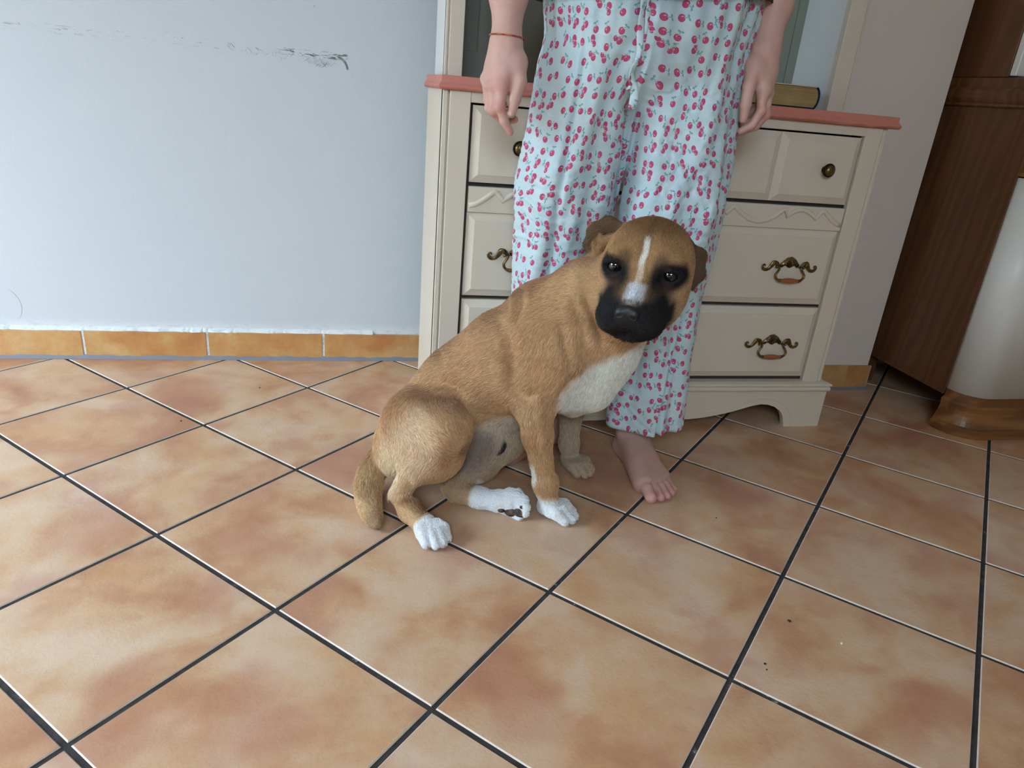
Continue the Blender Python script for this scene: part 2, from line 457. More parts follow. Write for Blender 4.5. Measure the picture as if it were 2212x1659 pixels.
def mat_pink():
    m = M('dusty_pink_paint', rough=0.5, spec=0.35)
    p = m.coord('Object'); x, y, z = m.sep(p)
    n1 = m.noise(m.vscale(p, 0.35, 1, 1), 26.0, 5.0, 0.65, 0.3); n2 = m.noise(p, 6.0, 2.0)
    c = m.mix(n2.step(0.35, 0.65) * 0.5, lin(208, 134, 118), lin(196, 120, 104))
    low = z.step(0.824, 0.814)
    c = m.mix((n1 * 0.8 + low * 0.32).step(0.60, 0.78) * 0.75, c, lin(168, 96, 70))   # worn to the wood along the lower bead
    m.base(c); m.bump(n1, 0.15, 0.002)
    return m.mat
MT_PINK = mat_pink()
def mat_brass():
    m = M('antique_brass', rough=0.32, spec=0.5, metallic=1.0)
    p = m.coord('Object'); n = m.noise(p, 90.0, 4.0, 0.6)
    m.base(m.mix(n.step(0.35, 0.65), lin(150, 128, 82), lin(96, 80, 52))); m.rough(n * 0.25 + 0.2)
    return m.mat
MT_BRASS = mat_brass()
MT_SLOTSHADE = M('slot_shade', rough=0.8).base(lin(28, 24, 20)).mat
MT_BRASSD = M('blackened_brass', rough=0.5, metallic=0.8).base(lin(52, 44, 34)).mat
def mat_wood(name, c1, c2, c3, axis='z', rough=0.4, sc_=1.0, vis='Object'):
    m = M(name, rough=rough, spec=0.4)
    p = m.coord(vis)
    st = {'z': (1, 1, 0.09), 'x': (0.07, 1, 1), 'y': (1, 0.08, 1)}[axis]
    q = m.vscale(p, *st)
    big = m.noise(m.vscale(p, *[k ** 0.5 for k in st]), 5.0 * sc_, 2.0, 0.4, 0.4)
    w = m.nt.nodes.new('ShaderNodeTexWave'); w.wave_type = 'BANDS'; w.bands_direction = 'DIAGONAL'; w.wave_profile = 'SIN'
    m.nt.links.new(q, w.inputs['Vector']); w.inputs['Scale'].default_value = 9.0 * sc_; w.inputs['Distortion'].default_value = 9.0
    w.inputs['Detail'].default_value = 3.0; w.inputs['Detail Scale'].default_value = 1.2
    wv = S(m.nt, w.outputs['Fac'])
    fine = m.noise(q, 140.0 * sc_, 5.0, 0.65)
    c = m.mix((wv * 0.45 + fine * 0.5 + big * 0.25).step(0.35, 0.85), c1, c2)
    c = m.mix(big.step(0.5, 0.72) * 0.6, c, c3)
    m.base(c); m.bump(fine, 0.15, 0.001)
    return m.mat

# ------------------------------------------------------------------ dresser
DU0, DU1, DV, DB = 0.780, 1.880, 0.645, 0.985   # sides, face of the stiles, back
DC = (DU0 + DU1) / 2 + 0.003
dresser = empty('dresser', (1.33, 0.80, 0.0))
tag(dresser, 'cream painted dresser with pink worktop, brass pulls and an open hutch, behind the person', 'dresser')
OFF = Vector((1.33, 0.80, 0.0))
def dpart(name, bm, mat, parent=None, smooth=False):
    bmesh.ops.translate(bm, vec=-OFF, verts=bm.verts)
    return from_bm(name, bm, mat, parent or dresser, smooth)
MATS_WORLD_OFF = OFF
# carcass: sides, back, bottom, rails between the drawers coloured dark as painted shade in the gaps
bm = bmesh.new()
box(bm, DU0, DU0 + 0.018, DV + 0.012, DB, 0.0, 0.812)
box(bm, DU1 - 0.018, DU1, DV + 0.012, DB, 0.0, 0.812)
box(bm, DU0 + 0.018, DU1 - 0.018, DB - 0.008, DB, 0.112, 0.812)
box(bm, DU0 + 0.018, DU1 - 0.018, DV + 0.03, DB - 0.008, 0.125, 0.14)
dpart('carcass', bm, MT_CREAM)
bm = bmesh.new()
for z0, z1 in ((0.140, 0.150), (0.349, 0.359), (0.612, 0.622)):
    box(bm, DU0 + 0.02, DU1 - 0.02, DV + 0.018, DV + 0.05, z0 - 0.01, z1 + 0.01)
box(bm, 0.833, 0.846, DV + 0.014, DV + 0.05, 0.14, 0.80); box(bm, 1.817, 1.83, DV + 0.014, DV + 0.05, 0.14, 0.80)
dpart('drawer_divider', bm, MT_GAPSHADE)
# corner posts: outer strip, groove, main stile
for nm, a, s in (('stile', DU0, 1), ('stile', DU1, -1)):
    bm = bmesh.new()
    def bx(x0, x1, y0, y1, z0=0.113, z1=0.811, bev=0.0012):
        q = sorted((a + s * x0, a + s * x1)); box(bm, q[0], q[1], y0, y1, z0, z1, bev, 1)
    bx(0.0, 0.0105, DV + 0.003, DV + 0.03)
    bx(0.0095, 0.016, DV + 0.011, DV + 0.03)
    bx(0.0145, 0.060, DV - 0.001, DV + 0.03)
    dpart(nm, bm, MT_CREAM)
bm = bmesh.new(); box(bm, DU0 + 0.0595, DU1 - 0.0595, DV + 0.0005, DV + 0.03, 0.789, 0.811, 0.001, 1)
dpart('top_rail', bm, MT_CREAM)

def raised(bm, u0, u1, z0, z1, ye, yf, bev, yb):
    """raised and fielded panel: edge at depth ye, field at depth yf (nearer the room)"""
    rings = [[(u0, yb, z0), (u1, yb, z0), (u1, yb, z1), (u0, yb, z1)],
             [(u0, ye, z0), (u1, ye, z0), (u1, ye, z1), (u0, ye, z1)],
             [(u0 + bev, yf + 0.0012, z0 + bev), (u1 - bev, yf + 0.0012, z0 + bev), (u1 - bev, yf + 0.0012, z1 - bev), (u0 + bev, yf + 0.0012, z1 - bev)],
             [(u0 + bev + 0.0002, yf, z0 + bev + 0.0002), (u1 - bev - 0.0002, yf, z0 + bev + 0.0002), (u1 - bev - 0.0002, yf, z1 - bev - 0.0002), (u0 + bev + 0.0002, yf, z1 - bev - 0.0002)],
             [(u0 + bev + 0.002, yf, z0 + bev + 0.002), (u1 - bev - 0.002, yf, z0 + bev + 0.002), (u1 - bev - 0.002, yf, z1 - bev - 0.002), (u0 + bev + 0.002, yf, z1 - bev - 0.002)]]
    loft(bm, rings)
YE, YF, YB = DV + 0.0065, DV - 0.0035, DV + 0.018
gu0, gu1 = 0.8465, 1.8165
def knob(parent, u, z):
    bm = bmesh.new()
    lathe(bm, [(0.0001, -0.004), (0.0075, -0.004), (0.0080, 0.0), (0.0055, 0.004), (0.0050, 0.010), (0.0075, 0.0135), (0.0135, 0.0150), (0.0160, 0.0170), (0.0165, 0.0190), (0.0145, 0.0205), (0.0130, 0.0208)], (u, YF, z), n=32)
    for k in range(30):
        a = 2 * PI * k / 30
        bmesh.ops.create_icosphere(bm, subdivisions=1, radius=0.00175, matrix=Matrix.Translation((u + 0.0148 * math.cos(a), YF - 0.0203, z + 0.0148 * math.sin(a))))
    k_ = dpart('knob', bm, MT_BRASSD, parent, True); k_['label'] = 'dark beaded brass knob'
    bm = bmesh.new()
    lathe(bm, [(0.0001, 0.019), (0.0128, 0.0195), (0.0132, 0.0212), (0.0122, 0.0240), (0.0095, 0.0270), (0.0055, 0.0290), (0.0001, 0.0297)], (u, YF, z), n=32)
    dpart('knob_cap', bm, MT_BRASS, k_, True)
    return k_
# shell and scroll bail pull, outline traced in millimetres for the right half, mirrored
def bail_pull(parent, u, z):
    y = YF
    bm = bmesh.new()
    def sl(pts, y0, y1):
        poly_prism(bm, [(u + a * 0.001, z + b * 0.001) for a, b in pts], 'y', y0, y1)
    # central arch with scalloped crest
    top = []
    for k in range(0, 33):
        t = -1 + 2 * k / 32.0
        sc_a = abs(math.sin(4.5 * PI * (t + 1) / 2.0 * 1.0)) * 1.5
        top.append((27 * t, 7 + 17.5 * max(0.0, math.cos(t * PI / 2)) ** 1.15 + (sc_a if abs(t) < 0.72 else 0)))
    bot = [(27, 0), (21, -2.5), (15, 2.5), (9, 1.5), (5, -1.5), (0, -3.2), (-5, -1.5), (-9, 1.5), (-15, 2.5), (-21, -2.5), (-27, 0)]
    sl(top + bot, y + 0.0005, y - 0.0028)
    # raised rim of the fan and its ribs
    fan = [(u + 17 * math.cos(a) * 0.001, y - 0.0034, z + (3 + 17.5 * math.sin(a)) * 0.001) for a in [PI * (0.12 + 0.76 * k / 18) for k in range(19)]]
    tube(bm, fan, 0.0013, 6)
    nf0 = len(bm.faces)
    for k in range(8):  # dark inlays painted as the shaded openings of the fan
        a = PI * (0.20 + 0.60 * k / 7)
        q0 = (u + 4.5 * math.cos(a) * 0.001, y - 0.0029, z + (2.5 + 4 * math.sin(a)) * 0.001); q1 = (u + 14.5 * math.cos(a) * 0.001, y - 0.0030, z + (3 + 15 * math.sin(a)) * 0.001)
        tube(bm, [q0, [(q0[i] + q1[i]) / 2 for i in range(3)], q1], [0.0006, 0.0013, 0.0018], 6, flat=0.35)
    bm.faces.ensure_lookup_table()
    for f_ in bm.faces[nf0:]: f_.material_index = 1
    for k in range(9):
        a = PI * (0.162 + 0.675 * k / 8)
        p0 = (u + 4 * math.cos(a) * 0.001, y - 0.0030, z + (1.5 + 3 * math.sin(a)) * 0.001); p1 = (u + 16.4 * math.cos(a) * 0.001, y - 0.0038, z + (3 + 17 * math.sin(a)) * 0.001)
        tube(bm, [p0, [(p0[i] + p1[i]) / 2 for i in range(3)], p1], [0.0004, 0.0007, 0.0010], 6)
    for k in range(11):
        a = PI * (0.10 + 0.80 * k / 10)
        bmesh.ops.create_icosphere(bm, subdivisions=1, radius=0.0019, matrix=Matrix.Translation((u + 19.5 * math.cos(a) * 0.001, y - 0.0022, z + (4.5 + 18.5 * math.sin(a)) * 0.001)))
    for s in (-1, 1):
        # leaf scroll: S-curve that swells and ends in a curl
        sp = smooth_path([(u + s * q[0] * 0.001, y - q[2] * 0.001, z + q[1] * 0.001) for q in
                          [(24, 1, 2.5), (30, -1, 4), (35, 0, 4.5), (41, 8, 4), (47, 9, 3.5), (52, 2, 3), (58, -6, 3), (66, -9.5, 3), (74, -7, 3), (77.5, -1, 3), (75, 3.5, 3.2), (70.5, 2.5, 3.4), (71.5, -1.0, 3.6)]], 4)
        n = len(sp)
        rad = [0.001 * (2.2 + 4.6 * math.exp(-((k / n - 0.36) / 0.13) ** 2) + 2.0 * math.exp(-((k / n - 0.62) / 0.12) ** 2)) if k / n < 0.8 else 0.0022 for k in range(n)]
        tube(bm, sp, rad, 8, flat=0.45)
        sp2 = smooth_path([(u + s * q[0] * 0.001, y - q[2] * 0.001, z + q[1] * 0.001) for q in [(30, 2, 4), (34, 8, 4.2), (40, 12.5, 4), (46, 12, 4), (49, 8, 4)]], 4)
        tube(bm, sp2, 0.0019, 7)
        bmesh.ops.create_icosphere(bm, subdivisions=2, radius=0.0042, matrix=Matrix.Translation((u + s * 0.0385, y - 0.0066, z - 0.0005)))
        bmesh.ops.create_icosphere(bm, subdivisions=2, radius=0.0030, matrix=Matrix.Translation((u + s * 0.031, y - 0.0078, z - 0.003)))
    h = dpart('pull_handle', bm, MT_BRASS, parent, True)
    h.data.materials.append(MT_SLOTSHADE)
    bm = bmesh.new()
    for s in (-1, 1):
        bp = smooth_path([(u + s * q[0] * 0.001, y - q[2] * 0.001, z + q[1] * 0.001) for q in
                          [(31, -2, 8), (33, -7, 10), (38, -14, 12), (41, -20, 13), (39, -27, 14), (33, -32, 14.5), (26, -34, 15)]], 5)
        tube(bm, bp, [0.0030 if k < len(bp) - 6 else 0.0036 for k in range(len(bp))], 9)
        lathe(bm, [(0.0001, -0.0016), (0.0048, -0.0013), (0.0048, 0.0013), (0.0001, 0.0016)], (u + s * 0.0262, y - 0.015, z - 0.034), 'x', 12)
    tube(bm, [(u - .027, y - .015, z - .034), (u, y - .015, z - .0343), (u + .027, y - .015, z - .034)], .0022, 6)
    dpart('bail', bm, MT_BRASS, h, True)
    bm = bmesh.new()
    prof = [(0.0001, -0.0262)] + [(0.0038 + 0.0032 * math.cos(PI / 2 * t), 0.0260 * t) for t in [k / 8 for k in range(-8, 9)]] + [(0.0001, 0.0262)]
    lathe(bm, prof, (u, y - 0.015, z - 0.034), 'x', 16)
    w_ = dpart('grip', bm, MT_GRIP, h, True); w_['label'] = 'reddish wooden grip'
    return h
MT_GRIP = mat_wood('grip_wood', lin(152, 84, 48), lin(170, 104, 60), lin(140, 72, 40), 'x', 0.4)
UR, UL = 1.692, 0.978
# top drawer with three fielded panels
bm = bmesh.new()
box(bm, gu0, gu1, YE + 0.004, YB, 0.6225, 0.7845)
for a, b in ((gu0, 1.071), (1.0715, 1.5975), (1.598, gu1)):
    raised(bm, a, b, 0.6225, 0.7845, YE, YF, 0.0175, YB)
d = dpart('drawer', bm, MT_CREAM)
knob(d, 1.727, 0.705); knob(d, 0.952, 0.703)
# middle drawer: carved strip above a fielded panel
bm = bmesh.new()
box(bm, gu0, gu1, DV + 0.001, YB, 0.5565, 0.6135, 0.001, 1)
raised(bm, gu0, gu1, 0.3595, 0.5555, YE, YF, 0.0175, YB)
d = dpart('drawer', bm, MT_CREAM)
half = [(1.823, .5715), (1.800, .5755), (1.786, .5835), (1.770, .596), (1.759, .6045), (1.752, .601), (1.7385, .585), (1.724, .596), (1.709, .603), (1.694, .605), (1.680, .6015), (1.668, .595), (1.659, .586), (1.650, .604), (1.643, .602),
        (1.625, .586), (1.603, .575), (1.579, .571), (1.556, .575), (1.534, .586), (1.513, .602), (1.506, .604), (1.490, .587), (1.478, .597), (1.460, .604), (1.440, .607), (1.420, .604), (1.402, .597), (1.388, .587), (1.374, .603), (1.366, .603), (1.352, .588), (1.335, .578)]
bead = [(a, b) for a, b in half] + [(2 * DC - a, b) for a, b in reversed(half[:-1])]
bm = bmesh.new()
tube(bm, [(min(max(a, gu0 + 0.003), gu1 - 0.003), DV + 0.0012, b) for a, b in bead], 0.0062, 8, flat=0.62)
dpart('carved_bead', bm, MT_CREAM, d, True)
bail_pull(d, UR, 0.461); bail_pull(d, UL, 0.463)
bm = bmesh.new(); raised(bm, gu0, gu1, 0.1520, 0.3495, YE, YF, 0.0175, YB)
d = dpart('drawer', bm, MT_CREAM)
bail_pull(d, UR + 0.001, 0.251); bail_pull(d, UL, 0.251)
# worktop with ogee edge and plinth moulding, as rings stepping outwards
def rect_rings(bm, prof, u0, u1, v0, v1):
    rings = [[(u0 - o, v0 - o, z), (u1 + o, v0 - o, z), (u1 + o, v1, z), (u0 - o, v1, z)] for o, z in prof]
    loft(bm, rings)
bm = bmesh.new()
rect_rings(bm, [(0.012, 0.8105), (0.020, 0.8108), (0.0235, 0.8125), (0.0250, 0.8155), (0.0250, 0.8185), (0.0235, 0.8215), (0.0205, 0.8250), (0.0190, 0.8290), (0.0190, 0.8380), (0.0175, 0.8390)], 0.794, 1.878, 0.656, 0.960 + 0.02)
dpart('worktop', bm, MT_PINK, None, False)
bm = bmesh.new()
rect_rings(bm, [(0.0, 0.111), (0.0060, 0.112), (0.0110, 0.115), (0.0125, 0.120), (0.0110, 0.1245), (0.0085, 0.1265), (0.0125, 0.1285), (0.0140, 0.1320), (0.0125, 0.1355), (0.0060, 0.1375), (0.0, 0.1390)], 0.772, 1.892, 0.641, 0.690)
dpart('plinth_moulding', bm, MT_CREAM)
# shaped apron with bracket feet
def apron_z():
    h = [(1.903, 0.0), (1.7925, 0.0), (1.790, 0.010), (1.786, 0.024), (1.778, 0.040), (1.766, 0.052), (1.748, 0.0625), (1.728, 0.0685), (1.705, 0.0705), (1.680, 0.066), (1.650, 0.057), (1.616, 0.047), (1.580, 0.039), (1.535, 0.031), (1.490, 0.0265), (1.440, 0.027), (1.390, 0.030), (1.335, 0.0325)]
    return h + [(2 * DC - a, b) for a, b in reversed(h[:-1])]
az = apron_z()
bm = bmesh.new()
f0 = [bm.verts.new((a, 0.641, b)) for a, b in az]; f1 = [bm.verts.new((a, 0.641, 0.1135)) for a, b in az]
b0 = [bm.verts.new((a, 0.659, b)) for a, b in az]; b1 = [bm.verts.new((a, 0.659, 0.1135)) for a, b in az]
for i in range(len(az) - 1):
    bm.faces.new((f0[i], f0[i + 1], f1[i + 1], f1[i])); bm.faces.new((b0[i], b1[i], b1[i + 1], b0[i + 1]))
    bm.faces.new((f0[i], b0[i], b0[i + 1], f0[i + 1])); bm.faces.new((f1[i], f1[i + 1], b1[i + 1], b1[i]))
bm.faces.new((f0[0], f1[0], b1[0], b0[0])); bm.faces.new((f0[-1], b0[-1], b1[-1], f1[-1]))
ap = dpart('apron', bm, MT_CREAM)
# the incised line that follows the arch
bm = bmesh.new()
for s in (1, -1):
    ln = [(1.812, 0.002), (1.809, 0.018), (1.803, 0.040), (1.790, 0.058), (1.768, 0.0735), (1.738, 0.0835), (1.705, 0.0865), (1.670, 0.0815), (1.630, 0.070), (1.580, 0.057), (1.535, 0.0475), (1.490, 0.0425), (1.440, 0.0430), (1.390, 0.0455), (DC, 0.048)]
    if s < 0: ln = [(2 * DC - a, b) for a, b in ln]
    tube(bm, [(a, 0.6412, b) for a, b in smooth_path([(a, b, 0) for a, b in ln], 4) and [(q.x, q.y) for q in smooth_path([(a, b, 0) for a, b in ln], 4)]], 0.0017, 6, flat=0.6)
dpart('scribed_line', bm, MT_CREAM, ap, True)
for a, b in ((0.763, 0.7795), (1.8805, 1.903)):
    bm = bmesh.new(); box(bm, a, b, 0.6585, 0.69, 0.0, 0.1135); dpart('plinth_return', bm, MT_CREAM)

# hutch standing on the worktop
HV, HU0, HU1, HZ = 0.800, 0.797, 1.858, 1.98
bm = bmesh.new()
box(bm, HU0, HU0 + 0.016, HV + 0.010, 0.998, 0.839, HZ); box(bm, HU1 - 0.016, HU1, HV + 0.010, 0.998, 0.839, HZ); box(bm, 1.8025, HU1 - 0.016, HV + 0.019, 0.992, 0.839, HZ - 0.02); box(bm, HU0 + 0.016, 0.8385, HV + 0.019, 0.992, 0.839, HZ - 0.02)
box(bm, HU0 + 0.016, HU1 - 0.016, HV + 0.02, 0.998, HZ - 0.02, HZ); box(bm, HU0 + 0.016, HU1 - 0.016, HV + 0.03, 0.990, 1.30, 1.318); box(bm, HU0 + 0.016, HU1 - 0.016, HV + 0.03, 0.990, 1.62, 1.638)
dpart('hutch_frame', bm, MT_CREAM2)
for a, s in ((HU0, 1), (HU1, -1)):
    bm = bmesh.new()
    def bx(x0, x1, y0, y1, bev=0.001):
        q = sorted((a + s * x0, a + s * x1)); box(bm, q[0], q[1], y0, y1, 0.839, HZ, bev, 1)
    bx(0.0, 0.006, HV + 0.003, HV + 0.02); bx(0.005, 0.011, HV + 0.009, HV + 0.02); bx(0.0095, 0.056 if s < 0 else 0.042, HV - 0.001, HV + 0.02)
    dpart('hutch_stile', bm, MT_CREAM)
bm = bmesh.new()
box(bm, HU0 + 0.016, HU1 - 0.016, 0.9955, 0.9995, 0.839, HZ - 0.02)
k = 0
u = HU0 + 0.018
while u < HU1 - 0.02:
    w = 0.0875
    box(bm, u, min(u + w - 0.002, HU1 - 0.016), 0.9925, 0.9965, 0.839, HZ - 0.02, 0.0012, 1); u += w; k += 1
box(bm, HU0 + 0.016, HU1 - 0.016, 0.990, 0.9945, 0.839, 0.905, 0.001, 1)
dpart('back_board', bm, MT_BACKP)
bm = bmesh.new(); box(bm, HU0 - 0.02, HU1 + 0.02, HV - 0.03, 1.0, HZ, HZ + 0.03, 0.006)
dpart('cornice', bm, MT_CREAM)

# ------------------------------------------------------------------ the thick book on the worktop
book = empty('book', (1.655, 0.86, 0.8392), math.radians(0))
tag(book, 'thick closed book with yellowed pages and dark blue spine lying on the pink worktop', 'book')
def mat_pages():
    m = M('yellowed_pages', rough=0.8, spec=0.2)
    p = m.coord('Object'); x, y, z = m.sep(p)
    n = m.noise(m.vscale(p, 6, 6, 900), 1.0, 3.0, 0.7); n2 = m.noise(p, 30.0, 3.0)
    m.base(m.mix((n * 0.7 + n2 * 0.3).step(0.3, 0.7), lin(150, 122, 78), lin(186, 158, 108))); m.bump(n, 0.4, 0.001)
    return m.mat
bw, bd, bh = 0.165, 0.225, 0.054
bm = bmesh.new()       # page block: rounded at the spine (+x), hollow at the fore-edge
out = []
for k in range(13):
    a = -PI / 2 + PI * k / 12; out.append((bw / 2 - 0.014 + 0.013 * math.cos(a), bh / 2 + (bh / 2 - 0.003) * math.sin(a)))
for k in range(9):
    a = PI / 2 - PI * k / 8; out.append((-bw / 2 + 0.004 + 0.005 * math.cos(a), bh / 2 + (bh / 2 - 0.003) * math.sin(a)))
poly_prism(bm, out, 'y', -bd / 2 + 0.004, bd / 2 - 0.004)
from_bm('page_block', bm, mat_pages(), book)
bm = bmesh.new(); box(bm, -bw / 2, bw / 2 - 0.010, -bd / 2, bd / 2, 0.0, 0.0050, 0.0006, 1)
from_bm('bottom_cover', bm, M('black_cover', rough=0.5).base(lin(24, 26, 30)).mat, book)
bm = bmesh.new(); box(bm, -bw / 2, bw / 2 - 0.010, -bd / 2, bd / 2, bh - 0.0026, bh, 0.0006, 1)
from_bm('top_cover', bm, M('cream_cover', rough=0.5).base(lin(206, 192, 160)).mat, book)
bm = bmesh.new(); o1 = []; o2 = []
for k in range(15):
    a = -PI / 2 + PI * k / 14
    o1.append((bw / 2 - 0.013 + 0.0135 * math.cos(a), bh / 2 + (bh / 2) * math.sin(a))); o2.append((bw / 2 - 0.013 + 0.0155 * math.cos(a), bh / 2 + (bh / 2) * math.sin(a) * 1.0))
poly_prism(bm, o2 + o1[::-1], 'y', -bd / 2, bd / 2)
from_bm('spine', bm, M('dark_blue_cover', rough=0.45).base(lin(22, 52, 78)).mat, book)

# ------------------------------------------------------------------ brown kitchen unit at the right
CU = 2.30
cab = empty('kitchen_cabinet', (2.7, 0.85, 0.0)); OFF2 = Vector((2.7, 0.85, 0.0))
tag(cab, 'brown wooden kitchen unit with rounded white doors and curved plinth, at the right edge', 'cabinet')
def cpart(name, bm, mat, parent=None, smooth=False):
    bmesh.ops.translate(bm, vec=-OFF2, verts=bm.verts); return from_bm(name, bm, mat, parent or cab, smooth)
MT_WALNUT = mat_wood('walnut_side', lin(100, 64, 38), lin(114, 76, 46), lin(106, 66, 40), 'z', 0.42, 1.8)
MT_WALNUTX = mat_wood('walnut_plinth', lin(118, 76, 42), lin(152, 102, 58), lin(136, 86, 44), 'x', 0.35)
MT_WALNUTY = mat_wood('walnut_mould', lin(104, 68, 40), lin(124, 82, 50), lin(116, 72, 44), 'z', 0.38, 1.6)
def mat_door():
    m = M('cream_door_lacquer', rough=0.35, spec=0.5)
    n = m.noise(m.coord('Object'), 4.0, 2.0); m.base(m.mix(n * 0.15, lin(236, 234, 226), lin(228, 224, 212))); return m.mat
MT_DOOR = mat_door()
CR = 1.158; CE = 3.4
def plan(off, r=0.080, v0=0.640, n=12, ext=0.0):
    """rounded front corner in plan: from the side (u = CU-off) round to the front (v = 0.552-off)"""
    pts = [(CU - off, v0 + ext)]
    cx, cy = CU + r, 0.552 + r
    for k in range(n + 1):
        a = PI + (PI / 2) * k / n
        pts.append((cx + (r + off) * math.cos(a), cy + (r + off) * math.sin(a)))
    pts.append((CE, 0.552 - off))
    return pts
def shell(bm, off0, off1, z0, z1, v0=0.640, cap_back=None):
    """curved slab following the front, between two offsets"""
    a = plan(off0, v0=v0); b = plan(off1, v0=v0)
    poly_prism(bm, a + b[::-1], 'z', z0, z1)
# lower body
bm = bmesh.new(); box(bm, CU, CU + 0.019, 0.642, CR, 0.100, 0.889, 0.0015, 1)
box(bm, CU - 0.002, CU + 0.003, 0.642, CR, 0.0995, 0.1085, 0.001, 1)
cpart('side_panel', bm, MT_WALNUT)
bm = bmesh.new(); box(bm, CU + 0.019, CE, 0.655, CR, 0.10, 0.12); box(bm, CU + 0.019, CE, CR - 0.01, CR, 0.12, 0.889); box(bm, CE - 0.02, CE, 0.60, CR, 0.12, 0.889)
cpart('carcass', bm, MT_WALNUT)
bm = bmesh.new(); box(bm, CU + 0.0005, CU + 0.045, 0.985, 1.10, 0.0, 0.0995)
cpart('foot', bm, MT_WALNUT)
bm = bmesh.new(); shell(bm, -0.022, -0.001, 0.1205, 0.7205)
dr = cpart('door', bm, MT_DOOR, None, True)
bm = bmesh.new(); shell(bm, -0.019, 0.0012, 0.7245, 0.889)
cpart('front_rail', bm, MT_WALNUTX)
bm = bmesh.new(); shell(bm, -0.019, 0.0035, 0.7245, 0.7325)
cpart('rail_moulding', bm, MT_WALNUTX)
# dark shadow gap strip between side panel and door
# plinth with moulded profile, front only
bm = bmesh.new(); prof = [(0.022, 0.0), (0.0235, 0.004), (0.0235, 0.020), (0.017, 0.026), (0.0175, 0.031), (0.0120, 0.046), (0.0080, 0.060), (0.0065, 0.074), (0.0085, 0.084), (0.0095, 0.090), (0.0055, 0.096), (0.0015, 0.0985), (0.0005, 0.1195)]
rings = []
for o, z in prof: rings.append([(a, b, z) for a, b in plan(o, v0=0.636)])
back = [(a, b) for a, b in plan(-0.020, v0=0.636)]
vs = [[bm.verts.new(p) for p in r] for r in rings]
bk = [[bm.verts.new((a, b, z)) for a, b in back] for z in (0.0, 0.1195)]
n = len(back)
for a, b in zip(vs[:-1], vs[1:]):
    for i in range(n - 1): bm.faces.new((a[i], a[i + 1], b[i + 1], b[i]))
for i in range(n - 1):
    bm.faces.new((bk[0][i], bk[1][i], bk[1][i + 1], bk[0][i + 1])); bm.faces.new((vs[-1][i], vs[-1][i + 1], bk[1][i + 1], bk[1][i])); bm.faces.new((vs[0][i], bk[0][i], bk[0][i + 1], vs[0][i + 1]))
bm.faces.new([r[0] for r in vs] + [bk[1][0], bk[0][0]]); bm.faces.new([r[-1] for r in vs] + [bk[1][-1], bk[0][-1]])
cpart('plinth', bm, MT_WALNUTX, None, False)
# worktop moulding round the side and front
bm = bmesh.new()
prof = [(0.0, 0.8885), (0.006, 0.8890), (0.009, 0.8920), (0.0085, 0.8965), (0.0055, 0.8990), (0.0075, 0.9020), (0.0115, 0.9100), (0.0135, 0.9200), (0.0125, 0.9300), (0.0080, 0.9370), (0.0030, 0.9385), (0.0030, 0.9620), (-0.004, 0.9650)]
rings = []
for o, z in prof:
    pl = plan(o, v0=0.64); pl = [(CU - o, CR)] + pl[1:] + [(CE, CR)]
    rings.append([(a, b, z) for a, b in pl])
loft(bm, rings)
cpart('counter_moulding', bm, MT_WALNUTY)
# upper body set back behind the moulding
bm = bmesh.new(); box(bm, CU, CU + 0.019, 0.774, CR, 0.965, 2.15, 0.0015, 1); box(bm, CU + 0.019, CE, 0.80, CR, 2.13, 2.15); box(bm, CU + 0.019, CE, CR - 0.01, CR, 0.965, 2.13)
cpart('upper_side', bm, MT_WALNUT)
bm = bmesh.new(); box(bm, CU + 0.001, CE, 0.752, 0.7725, 0.968, 2.15, 0.002, 1)
cpart('upper_door', bm, MT_DOOR)
